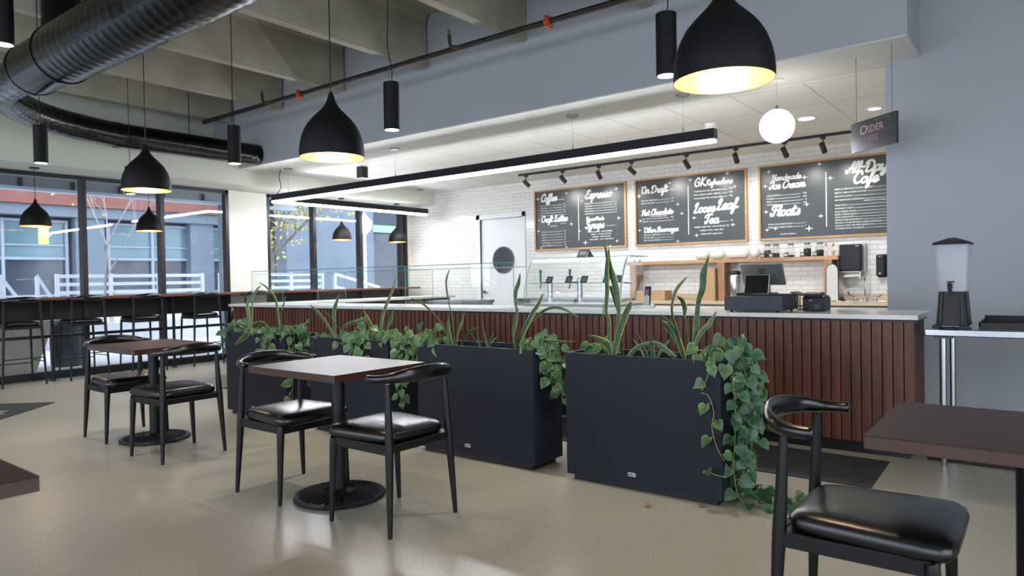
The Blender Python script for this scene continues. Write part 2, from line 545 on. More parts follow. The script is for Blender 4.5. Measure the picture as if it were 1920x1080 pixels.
def lerp_list(vals, per=6):
    out = []
    for i in range(len(vals) - 1):
        for k in range(per): out.append(vals[i] + (vals[i + 1] - vals[i]) * k / per)
    out.append(vals[-1]); return out

def lamp(name, kind, loc, energy, col, parent=None, **kw):
    l = bpy.data.lights.new(name, kind); l.energy = energy; l.color = col
    for k, v in kw.items(): setattr(l, k, v)
    o = bpy.data.objects.new(name, l); C.objects.link(o)
    if parent is not None:
        o.parent = parent; o.location = ROOTM[parent.name] @ Vector(loc)
    else: o.location = loc
    return o

# ---------------------------------------------------------------- the room shell
XW, YB, YF, ZC, ZS = -10.44, 10.06, 5.83, 2.955, 4.28   # window plane, tile wall, bulkhead face, kitchen ceiling, slab
XR, YK = 3.6, -3.2
struct('floor', MB().box((-10.62, YK, -0.12), (XR, 10.3, 0)), M_['floor'])

slab = struct('ceiling', MB().box((-10.62, YK, ZS), (XR, 10.3, ZS + 0.2)), M_['concrete'])
for x in (-9.81, -8.50, -7.15, -5.665, -4.245, -2.82, -1.42, 0.0, 1.42, 2.84):
    b = MB()
    b.loft([[(x - 0.105, YK, 3.665), (x, YK, 3.665), (x, YK, 4.20), (x + 0.05, YK, ZS), (x - 0.155, YK, ZS), (x - 0.105, YK, 4.20)],
            [(x - 0.105, 5.8, 3.665), (x, 5.8, 3.665), (x, 5.8, 4.20), (x + 0.05, 5.8, ZS), (x - 0.155, 5.8, ZS), (x - 0.105, 5.8, 4.20)]])
    obj('beam', b, M_['concrete'], slab, smooth=False)

struct('wall_upper', MB().box((-10.40, YF, 3.24), (-9.68, 6.47, ZS)).box((-9.68, YF, ZC), (-0.80, 6.47, ZS)), M_['bulkhead'])
struct('ceiling.001', MB().box((-9.68, YF + 0.001, ZC - 0.012), (-0.802, 6.62, ZC)), M_['white_wall'])
struct('ceiling.002', MB().box((-9.68, 6.62, ZC - 0.012), (0.02, YB, ZC + 0.1)), M_['ceiling_tile'])
struct('wall_right', MB().box((-1.05, 6.47, 0), (XR, 6.62, ZS)), M_['grey_wall'])
struct('wall_kitchen', MB().box((0.0, 6.62, 0), (0.15, YB, 3.1)), M_['white_wall'])
struct('wall_back', MB().box((-10.6, YB, 0), (-8.50, YB + 0.16, 3.1)).box((-7.50, YB, 0), (0.15, YB + 0.16, 3.1)).box((-8.50, YB, 2.33), (-7.50, YB + 0.16, 3.1)), M_['tile'])
struct('wall_left', MB().box((-10.62, YK, 2.71), (-9.68, YB, 3.24)).box((-10.62, YK, 3.24), (-10.40, YB, ZS)).box((-10.62, 6.06, 0), (-10.40, 6.75, 2.71)).box((-10.62, 9.98, 0), (-10.40, YB, 2.71))
       .box((-10.62, YK, 0), (-10.40, -2.6, 2.71)), M_['cream_wall'])
struct('wall_side', MB().box((XR, YK, 0), (XR + 0.15, 6.62, 0.1)).box((XR, YK, 3.9), (XR + 0.15, 6.62, ZS)).box((XR, YK, 0.1), (XR + 0.15, -2.6, 3.9)).box((XR, 3.6, 0.1), (XR + 0.15, 6.62, 3.9)), M_['white_wall'])
fr = MB().box((-10.62, YK - 0.15, 0), (XR, YK, 0.1)).box((-10.62, YK - 0.15, 3.9), (XR, YK, ZS))
for x in (-10.62, -6.0, -1.2, 3.2): fr.box((x, YK - 0.15, 0.1), (x + 0.4, YK, 3.9))
struct('wall_front', fr, M_['white_wall'])

def window(n, axis, lo, hi, c, z0, z1, mull, kick=0.1, rail=None, sp=None, hid=False):
    def B(mb, a0, a1, zz0, zz1, d0, d1):
        if axis == 'y': mb.box((c + d0, a0, zz0), (c + d1, a1, zz1))
        else: mb.box((a0, c + d0, zz0), (a1, c + d1, zz1))
    f = MB()
    B(f, lo, hi, z1 - 0.055, z1, -0.06, 0.05)
    B(f, lo, hi, z0, z0 + kick, -0.06, 0.05)
    B(f, lo, lo + 0.05, z0, z1, -0.06, 0.05); B(f, hi - 0.06, hi, z0, z1, -0.06, 0.05)
    for m in mull: B(f, m - 0.032, m + 0.032, z0, z1, -0.07, 0.06)
    if rail: B(f, lo, hi, rail - 0.02, rail + 0.02, -0.03, 0.04)
    w = obj('window_%d' % n, f, M_['frame_dark'], None, 0.004, smooth=False); w['kind'] = 'structure'
    if sp:
        s = MB(); B(s, lo + 0.05, hi - 0.06, sp[0], sp[1], -0.04, 0.03); obj('spandrel_panel', s, M_['spandrel'], w, smooth=False)
    ed = [lo + 0.05] + list(mull) + [hi - 0.06]
    for a, b_ in zip(ed[:-1], ed[1:]):
        g = MB(); B(g, a, b_, z0 + kick, z1 - 0.055, -0.004, 0.004); obj('pane', g, M_['window_glass'], w, smooth=False)
    return w
window(1, 'y', -2.6, 6.06, XW, 0.0, 2.71, (-2.3, -1.26, -0.21, 0.83, 1.87, 2.90, 3.94, 4.995), rail=0.56, sp=(0.775, 1.04))
window(2, 'y', 6.75, 9.98, XW, 0.0, 2.71, (7.70, 8.76, 9.82), rail=0.56, sp=(0.775, 1.04))
window(3, 'x', -10.22, -6.0, YK - 0.05, 0.1, 3.9, (-8.8, -7.4))  # this and the next two: unseen, added large to daylight the room
window(4, 'x', -5.6, -1.2, YK - 0.05, 0.1, 3.9, (-4.1, -2.6))
window(5, 'x', -0.8, 3.2, YK - 0.05, 0.1, 3.9, (0.6, 1.9))
window(6, 'y', -2.6, 3.6, XR + 0.06, 0.1, 3.9, (-1.0, 0.6, 2.1))  # unseen side glazing, added to bring more daylight onto the seating area

# kitchen door with its round window
d = MB().box((-8.50, YB + 0.03, 0), (-7.50, YB + 0.075, 2.33))
door = obj('door_1', d, M_['door_white'], None, 0.003, smooth=False); door['kind'] = 'structure'
f = MB().box((-8.59, YB - 0.02, 0), (-8.50, YB + 0.10, 2.42)).box((-7.50, YB - 0.02, 0), (-7.43, YB + 0.10, 2.42)).box((-8.59, YB - 0.02, 2.33), (-7.43, YB + 0.10, 2.42))
obj('door_frame', f, M_['door_white'], door, 0.003, smooth=False)
obj('round_window', MB().lathe((-7.97, YB + 0.028, 1.555), [(0.235, 0.0), (0.235, 0.012)][::-1], 40, 'y'), M_['mirror_dark'], door)
obj('window_trim', MB().lathe((-7.97, YB + 0.026, 1.555), [(0.235, -0.008), (0.255, -0.008), (0.255, 0.012), (0.235, 0.012)], 40, 'y', close=True), M_['dark_grey'], door)
h = MB().lathe((-8.43, YB + 0.02, 0.965), [(0.03, -0.012), (0.03, 0.012)], 20, 'y').cyl((-8.43, YB + 0.02, 0.965), (-8.43, YB - 0.03, 0.965), 0.01).cyl((-8.43, YB - 0.03, 0.965), (-8.31, YB - 0.03, 0.965), 0.009)
obj('door_handle', h, M_['chrome'], door)
plate = obj('light_switch', MB().box((-10.40, 6.36, 1.10), (-10.392, 6.44, 1.22)), M_['white'], None, 0.002, smooth=False)
tag(plate, 'white switch plate on the cream pier between the two window runs', 'switch')

# ---------------------------------------------------------------- outside the windows
O_ = {}
O_['paving'] = mat('paving', 'c9cbd0', 0.8, noise=0.06, nscale=6)
O_['blue_wall'] = mat('facade_blue_grey', '64717f', 0.7, noise=0.05, nscale=1.5)
O_['slate'] = mat('facade_slate', '454f5c', 0.7, noise=0.08, nscale=1.5)
O_['frame_grey'] = mat('frame_grey', '8f9aa8', 0.5)
O_['terracotta'] = mat('terracotta', '7a4f48', 0.8, noise=0.12, nscale=4)
O_['white_paint'] = mat('white_paint', 'b9c0c9', 0.5)
O_['teal_glass'] = mat('teal_glass', '5f7c88', 0.15, noise=0.12, nscale=1.2)
O_['dark_glass'] = mat('dark_glass', '3a4350', 0.12, noise=0.3, nscale=1.5)
O_['bark_pale'] = mat('bark_pale', '8d8b8f', 0.85, noise=0.15, nscale=12)
O_['bark'] = mat('bark', '6f665f', 0.85, noise=0.2, nscale=12)
O_['leaf_yellow'] = mat('leaf_yellow', 'b3ac4e', 0.6, noise=0.3, nscale=3)
O_['pot'] = mat('stone_pot', 'a8a294', 0.8, noise=0.06, nscale=4)
O_['bin'] = mat('bin', '2e3442', 0.5)
O_['shrub'] = mat('shrub', '77853c', 0.7, noise=0.3, nscale=6)
O_['sign_green'] = mat('sign_green', '8fc6a4', 0.5)
O_['sign_lime'] = mat('sign_lime', 'c3d873', 0.5)

gnd = struct('ground', MB().box((-46, -22, -0.14), (-10.63, 46, -0.03)), O_['paving'])
terr = struct('ground.001', MB().box((-46, -22, -0.03), (-15.6, 46, 0.42)).box((-15.6, 3.0, -0.03), (-15.3, 5.4, 0.2)), O_['paving'])

# canopy over the walk outside
cn = thing('walkway_canopy', (-12.0, 3.0, 0), 'white canopy with grey fascia panels outside the windows', 'canopy')
obj('canopy_roof', MB().box((-13.4, -8, 3.16), (-10.62, 9.4, 3.34)), O_['white_paint'], cn, smooth=False)
obj('fascia', MB().box((-13.5, -8, 2.86), (-13.4, 9.4, 3.34)), M_['silver'], cn, smooth=False)
obj('edge_beam', MB().box((-13.52, -8, 2.82), (-13.3, 9.4, 2.87)), O_['white_paint'], cn, smooth=False)
for k in range(22):
    y = -7.6 + k * 0.78
    obj('bracket', MB().box((-13.38, y, 2.88), (-13.34, y + 0.05, 3.02)), M_['frame_dark'], cn, smooth=False)
for y, w in ((-2.0, 0.4), (7.62, 0.45)):
    o = obj('canopy_column', MB().box((-13.5, y, -0.03), (-13.1, y + w, 2.82)), O_['blue_wall'], None, 0.01, smooth=False)
    tag(o, 'square blue-grey column holding the canopy outside, ' + ('beside the wall pier between the window runs' if y > 0 else 'near the far left end of the window wall'), 'column')

# facade across the court, built bay by bay
fb = thing('shop_building', (-21, 8, 0.42), 'blue-grey shop building with terracotta band across the court', 'building')
w = MB().box((-27, -14, 0.42), (-21.3, 15.2, 6.4))
obj('wall', w, O_['slate'], fb, smooth=False)
obj('tile_band', MB().box((-21.3, -14, 3.37), (-20.7, 13.0, 4.4)), O_['terracotta'], fb, smooth=False)
obj('fascia', MB().box((-21.3, -14, 3.08), (-20.8, 13.0, 3.36)), O_['blue_wall'], fb, smooth=False)
for y0 in (-12.6, -9.0, -5.4, -1.8, 1.8, 4.6, 8.6, 11.4):
    y1 = y0 + (2.5 if y0 not in (4.6,) else 3.0)
    sf = obj('shopfront', MB().box((-21.3, y0, 0.5), (-21.22, y1, 2.98)), O_['dark_glass'], fb, smooth=False)
    obj('upper_glass', MB().box((-21.22, y0 + 0.05, 2.0), (-21.2, y1 - 0.05, 2.95)), O_['teal_glass'], sf, smooth=False)
    g = MB().box((-21.2, y0, 1.93), (-21.14, y1, 2.0)).box((-21.2, y0, 2.93), (-21.14, y1, 3.0)).box((-21.2, y0, 2.3), (-21.16, y1, 2.34)).box((-21.2, y0, 0.95), (-21.14, y1, 1.0))
    for k in range(3): g.box((-21.2, y0 + k * (y1 - y0 - 0.07) / 2, 0.5), (-21.12, y0 + 0.07 + k * (y1 - y0 - 0.07) / 2, 3.0))
    obj('shopfront_frame', g, O_['frame_grey'], sf, smooth=False)
for y0 in (-10.0, -6.4, -2.8, 0.8, 3.9, 7.7, 10.9):
    obj('pier', MB().box((-21.3, y0, 0.42), (-20.9, y0 + 0.75, 3.08)), O_['blue_wall'], fb, 0.01, smooth=False)
sgn = thing('shop_banner', (-20.3, 6.72, 2.3), 'x', 'banner')
obj('cloth', MB().box((-20.3, 6.62, 2.3), (-20.25, 6.84, 2.82)), O_['sign_lime'], sgn, smooth=False)
obj('bracket', MB().box((-21.3, 6.70, 2.82), (-20.25, 6.75, 2.86)), M_['frame_dark'], sgn, smooth=False)
tag(sgn, 'pale lime hanging banner on the shops across the court', 'banner')
fw2 = obj('plain_wall', MB().box((-19.6, 13.0, 0.42), (-19.0, 16.6, 6.4)), O_['blue_wall'], None, 0.02, smooth=False)
tag(fw2, 'tall plain blue-grey wall block across the court behind the right-hand windows', 'wall block')
db = thing('dark_building', (-24, 22, 0.42), 'dark building with a green sign band behind the street lantern', 'building')
obj('wall', MB().box((-30, 16.6, 0.42), (-22.5, 34, 6.4)), O_['slate'], db, smooth=False)
obj('glazing', MB().box((-22.5, 17.2, 0.6), (-22.4, 31, 3.2)), O_['dark_glass'], db, smooth=False)
obj('sign_band', MB().box((-22.4, 18.0, 3.25), (-22.3, 22.4, 3.55)), O_['sign_green'], db, smooth=False)
obj('roof', MB().box((-30, 16.6, 4.6), (-21.4, 34, 5.0)), O_['white_paint'], db, smooth=False)

def railing(x, y0, y1, n, zb, label):
    t = thing('terrace_railing', (x, (y0 + y1) / 2, zb), label, 'railing', 'white railings on the terrace')
    for z in (0.66, 0.83, 1.00): obj('rail', MB().box((x - 0.02, y0, zb + z - 0.035), (x + 0.02, y1, zb + z + 0.035)), O_['white_paint'], t, smooth=False)
    for z in (0.15, 0.32, 0.49): obj('rail', MB().box((x - 0.02, y0, zb + z - 0.035), (x + 0.02, y1, zb + z + 0.035)), O_['white_paint'], t, smooth=False)
    for k in range(n):
        y = y0 + (y1 - y0) * k / (n - 1)
        obj('post', MB().box((x - 0.035, y - 0.035, zb), (x + 0.035, y + 0.035, zb + 1.05)), O_['white_paint'], t, smooth=False)
    return t
railing(-15.9, 5.5, 8.55, 4, 0.42, 'white three-rail terrace railing straight behind the long left window run')
railing(-15.9, 9.0, 12.0, 4, 0.42, 'white three-rail terrace railing seen through the glass guard')
def stair_rail(x, y, zt, zb_, dy, label):
    t = thing('stair_handrail', (x, y, zb_), label, 'railing', 'white handrails of the outdoor steps')
    for off in (0.0, 0.35):
        obj('rail', MB().obox(((x, y + dy / 2, (zt + zb_ + .6) / 2 - off)), (0.02, 0, 0), (0, dy / 2, -(zt - zb_ - .6) / 2), (0, 0.01, 0.035)), O_['white_paint'], t, smooth=False)
    obj('post', MB().box((x - 0.03, y - 0.03, 0.2), (x + 0.03, y + 0.03, zt)), O_['white_paint'], t, smooth=False)
    obj('post', MB().box((x - 0.03, y + dy - 0.03, 0.0), (x + 0.03, y + dy + 0.03, zb_ + .6)), O_['white_paint'], t, smooth=False)
stair_rail(-15.6, 4.45, 1.42, 0.42, 0.26, 'white sloping stair handrail outside, left one at the window edge')
stair_rail(-15.6, 5.05, 1.42, 0.42, 0.22, 'white sloping stair handrail outside, next to the terrace railing')
stair_rail(-15.6, 12.2, 1.42, 0.42, 1.6, 'white sloping stair handrail outside the right-hand windows, descending to the right')

def tree(loc, h, r, seed, label, m, leaves=0, spread=1.0):
    rnd = random.Random(seed); x, y, z = loc
    t = thing('street_tree', loc, label, 'tree')
    b = MB(); tips = []
    def limb(p, d, ln, rad, lev):
        pts = [Vector(p)]
        for k in range(3):
            d = (d + Vector((rnd.uniform(-.15, .15), rnd.uniform(-.15, .15), rnd.uniform(-.02, .12)))).normalized()
            pts.append(pts[-1] + d * ln / 3)
        b.tube(pts, [rad, rad * .85, rad * .7, rad * .55], 7)
        tips.extend(pts[2:])
        if lev < 3:
            for k in range(3 if lev else 4):
                a = rnd.uniform(0, 2 * PI)
                dd = (d + spread * 0.75 * Vector((math.cos(a), math.sin(a), rnd.uniform(-.1, .4)))).normalized()
                limb(pts[-1 if k else 2], dd, ln * rnd.uniform(.55, .72), rad * .5, lev + 1)
    limb((x, y, z), Vector((0, 0, 1)), h * 0.45, r, 0)
    obj('trunk', b, m, t)
    if leaves:
        f = MB()
        for k in range(leaves):
            p = rnd.choice(tips) + Vector([rnd.uniform(-.35, .35) for _ in range(3)])
            u = Vector([rnd.uniform(-1, 1) for _ in range(3)]).normalized(); v = u.orthogonal().normalized(); s_ = rnd.uniform(.03, .07)
            f.add([p - u * s_, p + v * s_ * .6, p + u * s_, p - v * s_ * .6], [(0, 1, 2, 3)])
        obj('leaves', f, O_['leaf_yellow'], t, smooth=False)
    return t
tree((-14.9, 6.0, -0.03), 4.6, 0.035, 3, 'slim bare pale tree outside the long left window run', O_['bark_pale'], 30, 0.8)
tree((-16.4, 10.75, -0.03), 4.4, 0.06, 8, 'tree with sparse yellow-green leaves outside the right-hand windows', O_['bark'], 900, 1.2)
lp = thing('street_lantern', (-17.5, 14.9, 0.42), 'white street lantern on a pale post outside the right-hand windows', 'lamp')
obj('post', MB().cyl((-17.5, 14.9, 0.42), (-17.5, 14.9, 2.75), 0.06, 0.045), O_['white_paint'], lp)
obj('lantern', MB().lathe((-17.5, 14.9, 2.72), [(0.08, 0), (0.24, 0.2), (0.24, 0.42), (0.06, 0.62), (0.02, 0.72)], 8), M_['white_gloss'], lp, smooth=False)
pt = obj('stone_planter', MB().loft([[(-12.5, 2.9, -0.03), (-11.7, 2.9, -0.03), (-11.7, 3.75, -0.03), (-12.5, 3.75, -0.03)], [(-12.65, 2.7, 0.72), (-11.55, 2.7, 0.72), (-11.55, 3.95, 0.72), (-12.65, 3.95, 0.72)]]), O_['pot'], None, 0.01, smooth=False)
tag(pt, 'large tapered beige stone planter outside the low glass at the left', 'planter')
bn = obj('litter_bin', MB().lathe((-12.2, 4.35, -0.03), [(0.2, 0), (0.24, 0.02), (0.25, 0.6), (0.2, 0.72)], 24), O_['bin'], None)
tag(bn, 'dark round litter bin standing outside the low glass', 'bin')
for (x, y, s_, lab) in ((-16.6, 7.4, .3, 'small yellow-green shrub behind the terrace railing at the left windows'), (-16.8, 9.6, .34, 'small yellow-green shrub behind the terrace railing seen through the guard glass')):
    f = MB(); rnd = random.Random(int(y * 10))
    for k in range(260):
        a, c_ = rnd.uniform(0, 2 * PI), rnd.uniform(-0.2, 1); rr = math.sqrt(max(0, 1 - c_ * c_)) * s_ * rnd.uniform(.7, 1.15)
        p = Vector((x + rr * math.cos(a) * 1.3, y + rr * math.sin(a) * 1.3, 0.55 + s_ * .6 + c_ * s_ * .7)); u = Vector([rnd.uniform(-1, 1) for _ in range(3)]).normalized(); v = u.orthogonal()
        f.add([p - u * .05, p + v * .03, p + u * .05, p - v * .03], [(0, 1, 2, 3)])
    f.cyl((x, y, .42), (x, y, .75), .03)
    tag(obj('shrub', f, O_['shrub'], None, smooth=False), lab, 'shrub')

# ---------------------------------------------------------------- tables
def make_table(x, y, label, sx=0.762, sy=0.64, group='square two-seat cafe tables'):
    t = thing('cafe_table', (x, y, 0), label, 'table', group)
    top = MB().box((x - sx / 2, y - sy / 2, 0.748), (x + sx / 2, y + sy / 2, 0.7505))
    edge = MB().box((x - sx / 2, y - sy / 2, 0.712), (x + sx / 2, y + sy / 2, 0.748))
    obj('tabletop', edge, M_['table_edge'], t, 0.002, smooth=False)
    obj('laminate_surface', top, M_['table_top'], t, smooth=False)
    obj('mounting_plate', MB().box((x - .17, y - .17, .702), (x + .17, y + .17, .712)), M_['iron'], t)
    obj('pole', MB().cyl((x, y, 0.03), (x, y, 0.705), 0.038, n=28), M_['black_metal'], t)
    b = MB().lathe((x, y, 0), [(0.242, 0.0), (0.254, 0.004), (0.256, 0.012), (0.250, 0.020), (0.236, 0.023), (0.225, 0.021), (0.075, 0.036), (0.062, 0.044), (0.045, 0.048), (0.038, 0.05)], 56)
    for k in range(36):
        a = 2 * PI * k / 36; c, s_ = math.cos(a), math.sin(a)
        r0_, r1_ = (0.085, 0.222)
        p = Vector((x + c * (r0_ + r1_) / 2, y + s_ * (r0_ + r1_) / 2, 0.0310)); d = Vector((c * (r1_ - r0_) / 2, s_ * (r1_ - r0_) / 2, -0.0062))
        b.obox(p, d, (-s_ * 0.0032, c * 0.0032, 0), (0, 0, 0.0055))
    obj('base', b, M_['iron'], t)
    return t
make_table(-3.182, 2.492, 'square dark wood cafe table in front of the second planter from the right')
make_table(-5.59, 2.59, 'square dark wood cafe table nearest the window bar', 0.81)
make_table(-0.038, 2.50, 'square dark wood cafe table at the right edge of the photo')
make_table(-2.362, 0.315, 'dark wood cafe table cut off at the lower left corner of the photo')

# ---------------------------------------------------------------- chairs (front towards local +x)
def leg_mb(foot, mid, top, r=(0.0115, 0.0195, 0.0125)):
    b = MB(); pts = spline([foot, mid, top], 5)
    rr = lerp_list(list(r), 5)
    return b.tube(pts, rr, 14)

def cushion(hx0, hx1, wy0, wy1, z, h=0.05, n=40):
    """padded seat, wider at the front (hx1)"""
    rings = []
    for sc_, zz in ((0.95, 0.0), (1.0, 0.01), (1.012, 0.022), (0.99, 0.034), (0.93, 0.043), (0.8, 0.049), (0.6, 0.0525), (0.35, 0.054), (0.06, 0.0545)):
        ring = []
        for k in range(n):
            a = 2 * PI * k / n
            c, s_ = math.cos(a), math.sin(a)
            e = 0.28 + 0.72 * (1 - min(sc_, 1)) ** 1.3
            u = math.copysign(abs(c) ** e, c); v = math.copysign(abs(s_) ** e, s_)
            x = (hx0 + hx1) / 2 + u * (hx1 - hx0) / 2 * sc_
            w = wy0 + (wy1 - wy0) * (x - hx0) / (hx1 - hx0)
            ring.append((x, v * w * sc_, z + zz * h / 0.0545))
        rings.append(ring)
    return MB().loft(rings)

def back_rail(zc=0.745, k=1.0):
    # horseshoe: round tips pointing to the front, flattened blade at the middle of the back
    half = [((-0.088 * k, 0.236 * k, -0.008), (0.0185, 0.0185)), ((-0.13 * k, 0.235 * k, -0.008), (0.019, 0.019)), ((-0.175 * k, 0.222 * k, -0.006), (0.0195, 0.021)),
            ((-0.217 * k, 0.190 * k, 0.0), (0.019, 0.026)), ((-0.249 * k, 0.140 * k, 0.006), (0.017, 0.032)), ((-0.268 * k, 0.075 * k, 0.010), (0.016, 0.037)), ((-0.274 * k, 0.0, 0.012), (0.016, 0.039))]
    pts = [p for p, _ in half] + [(p[0], -p[1], p[2]) for p, _ in half[-2::-1]]
    ab = [w for _, w in half] + [w for _, w in half[-2::-1]]
    P = spline([(p[0], p[1], p[2] + zc) for p in pts], 5)
    A = lerp_list([w[0] for w in ab], 5); B = lerp_list([w[1] for w in ab], 5)
    A = [max(a * s_, .001) for a, s_ in zip(A, [.7] + [1] * (len(A) - 2) + [.7])]; B = [max(b * s_, .001) for b, s_ in zip(B, [.7] + [1] * (len(B) - 2) + [.7])]
    return MB().sweep(P, list(zip(A, B)), 18)

def make_chair():
    t = thing('elbow_chair', (0, 0, 0), 'x', 'chair', 'black elbow chairs at the cafe tables')
    for s_ in (1, -1):
        obj('leg', leg_mb((0.212, 0.232 * s_, 0), (0.207, 0.215 * s_, 0.37), (0.203, 0.212 * s_, 0.425), (0.011, 0.0205, 0.019)), M_['black_metal'], t)
        obj('leg', leg_mb((-0.218, 0.228 * s_, 0), (-0.200, 0.206 * s_, 0.42), (-0.186, 0.196 * s_, 0.725), (0.011, 0.0215, 0.0125)), M_['black_metal'], t)
    f = MB()
    f.box((-0.20, 0.195, 0.385), (0.205, 0.217, 0.432)).box((-0.20, -0.217, 0.385), (0.205, -0.195, 0.432))
    f.box((0.193, -0.21, 0.385), (0.215, 0.21, 0.432)).box((-0.212, -0.2, 0.395), (-0.19, 0.2, 0.432)).box((-0.19, -0.2, 0.415), (0.2, 0.2, 0.43))
    obj('seat_frame', f, M_['black_metal'], t, 0.003)
    obj('seat', cushion(-0.188, 0.262, 0.203, 0.240, 0.430, 0.072), M_['leather'], t, angle=80)
    obj('back_rail', back_rail(0.756), M_['rail_black'], t, angle=70)
    return t
def place_chair(src, x, y, rz, label, first=False):
    if first:
        src.location = (x, y, 0); src.rotation_euler = (0, 0, rz); src['label'] = label; return src
    return copy_tree(src, (x, y, 0), rz, label)
ch = make_chair()
place_chair(ch, -2.675, 2.437, PI, 'black elbow chair right of the middle table, the one nearest the camera there', True)
place_chair(ch, -3.53, 2.425, 0.0, 'black elbow chair on the left side of the middle table, before the planters')
place_chair(ch, -4.965, 2.465, PI + 0.02, 'black elbow chair on the right side of the table nearest the window bar')
place_chair(ch, -5.93, 2.52, -0.02, 'black elbow chair on the left side of the table nearest the window bar')
place_chair(ch, -0.455, 2.375, 0.0, 'black elbow chair in the foreground tucked at the right edge table')

def make_stool():
    t = thing('bar_stool', (0, 0, 0), 'x', 'bar stool', 'black bar stools along the window bar')
    for s_ in (1, -1):
        obj('leg', leg_mb((0.212, 0.215 * s_, 0), (0.195, 0.20 * s_, 0.6), (0.19, 0.195 * s_, 0.735), (0.010, 0.015, 0.015)), M_['black_metal'], t)
        obj('leg', leg_mb((-0.212, 0.232 * s_, 0), (-0.19, 0.20 * s_, 0.72), (-0.18, 0.19 * s_, 1.03), (0.011, 0.017, 0.012)), M_['black_metal'], t)
    f = MB().box((-0.19, 0.18, 0.70), (0.19, 0.205, 0.735)).box((-0.19, -0.205, 0.70), (0.19, -0.18, 0.735)).box((0.178, -0.2, 0.70), (0.2, 0.2, 0.735)).box((-0.2, -0.2, 0.7), (-0.178, 0.2, 0.735)).box((-.18, -.19, .72), (.19, .19, .734))
    obj('seat_frame', f, M_['black_metal'], t, 0.003)
    obj('seat', cushion(-0.175, 0.23, 0.195, 0.215, 0.733, 0.06, 28), M_['leather'], t, angle=80)
    obj('back_rail', back_rail(1.05, 0.92), M_['rail_black'], t, angle=70)
    g = MB().cyl((-0.205, 0.222, 0.29), (0.205, 0.21, 0.29), 0.007).cyl((-0.205, -0.222, 0.29), (0.205, -0.21, 0.29), 0.007).cyl((-0.205, -0.22, 0.34), (-0.205, 0.22, 0.34), 0.007).cyl((0.205, -0.21, 0.25), (0.205, 0.21, 0.25), 0.007)
    obj('foot_rungs', g, M_['black_metal'], t)
    return t
st = make_stool()
for i, (y, lab) in enumerate(((3.045, 'black bar stool at the window bar, leftmost one in the photo'), (3.78, 'black bar stool at the window bar, second from the left'), (4.54, 'black bar stool at the window bar, third from the left'),
                              (5.40, 'black bar stool at the window bar, fourth from the left'), (6.22, 'black bar stool at the window bar, partly behind the first planter'))):
    if i == 0: st.location = (-10.10, y, 0); st.rotation_euler = (0, 0, PI); st['label'] = lab
    else: copy_tree(st, (-10.10, y, 0), PI, lab)

# window bar
t = thing('window_bar', (-10.16, 5.0, 0), 'long narrow brown wood bar counter running along the windows', 'bar counter')
obj('bar_top', MB().box((-10.385, 0.0, 1.042), (-9.955, 9.9, 1.078)), M_['bar_wood'], t, 0.004, smooth=False)
for y in (0.3, 1.87, 3.44, 5.01, 6.58, 8.15, 9.7):
    obj('leg', MB().cyl((-10.15, y, 0.01), (-10.15, y, 1.042), 0.02, n=16).lathe((-10.15, y, 0), [(0.05, 0), (0.05, 0.008), (0.02, 0.014)], 20), M_['black_metal'], t)

# ---------------------------------------------------------------- service counter
K0, K1 = -8.77, -0.68
t = thing('service_counter', (-4.7, 5.4, 0), 'long service counter clad in vertical walnut slats', 'counter')
body = MB().box((K0 + 0.05, 5.16, 0.07), (K1 - 0.04, 5.68, 0.9)).box((K0 + 0.05, 5.68, 0.07), (-8.24, 8.9, 0.9))
obj('body', body, M_['kick'], t, smooth=False)
M_['slat'] = wood('walnut_slat', '452418', '6f4130', 0.42, (9, 9, 0.9), 1.6)
s_ = MB(); x = K1
n = int((K1 - K0) / 0.0635)
for k in range(n):
    x1 = K1 - k * 0.0635; w1 = 0.036
    s_.box((x1 - w1, 5.122, 0.072), (x1, 5.16, 0.884))
    s_.box((x1 - 0.057, 5.130, 0.072), (x1 - w1, 5.16, 0.884))
obj('slat_cladding', s_, M_['slat'], t, smooth=False)
s_ = MB()
for k in range(8):
    y0 = 5.16 + k * 0.0635
    s_.box((K1 - 0.04, y0 + 0.006, 0.072), (K1 - 0.008, y0 + 0.042, 0.884)).box((K1 - 0.04, y0 + 0.042, 0.072), (K1 - 0.016, y0 + 0.0635, 0.884))
obj('end_cladding', s_, M_['slat'], t, smooth=False)
obj('kick_plate', MB().box((K0 + .05, 5.112, 0), (K1 - 0.03, 5.64, 0.071)), M_['kick'], t, smooth=False)
obj('shadow_strip', MB().box((K0, 5.13, 0.884), (K1 + 0.004, 5.70, 0.903)), M_['kick'], t, smooth=False)
top = MB().box((-8.81, 5.098, 0.903), (-0.655, 5.75, 0.934)).box((-8.81, 5.75, 0.903), (-8.15, 8.95, 0.934))
obj('countertop', top, M_['quartz'], t, 0.002, smooth=False)

# floor mats
o = obj('floor_mat', MB().prism([(-7.6, 4.29, 0.0), (-0.79, 4.29, 0.0), (-0.80, 4.95, 0.0), (-1.5, 4.97, 0), (-7.6, 5.07, 0.0)], (0, 0, 0.007)), M_['mat_rubber'], None, smooth=False)
tag(o, 'long charcoal floor mat in front of the slatted counter', 'floor mat')
o = obj('floor_mat', MB().box((-0.62, 5.15, 0.0), (1.6, 6.1, 0.007)), M_['mat_rubber'], None, smooth=False)
tag(o, 'dark floor mat under the steel side table', 'floor mat')
t = thing('entrance_rug', (-8.2, 2.2, 0), 'black entrance rug with a cream emblem, at the left edge', 'rug')
cx = Vector((-7.95, 2.12, 0)); e1 = Vector((0.68, -0.735, 0)); e2 = Vector((-0.735, -0.68, 0))
c0 = Vector((-8.236, 2.798, 0))
L1, L2 = 1.8, 1.2
obj('rug_pile', MB().prism([c0, c0 + e2 * L2, c0 + e1 * L1 + e2 * L2, c0 + e1 * L1], (0, 0, 0.008)), M_['rug'], t, smooth=False)
cc = Vector((-8.08, 2.10, 0))
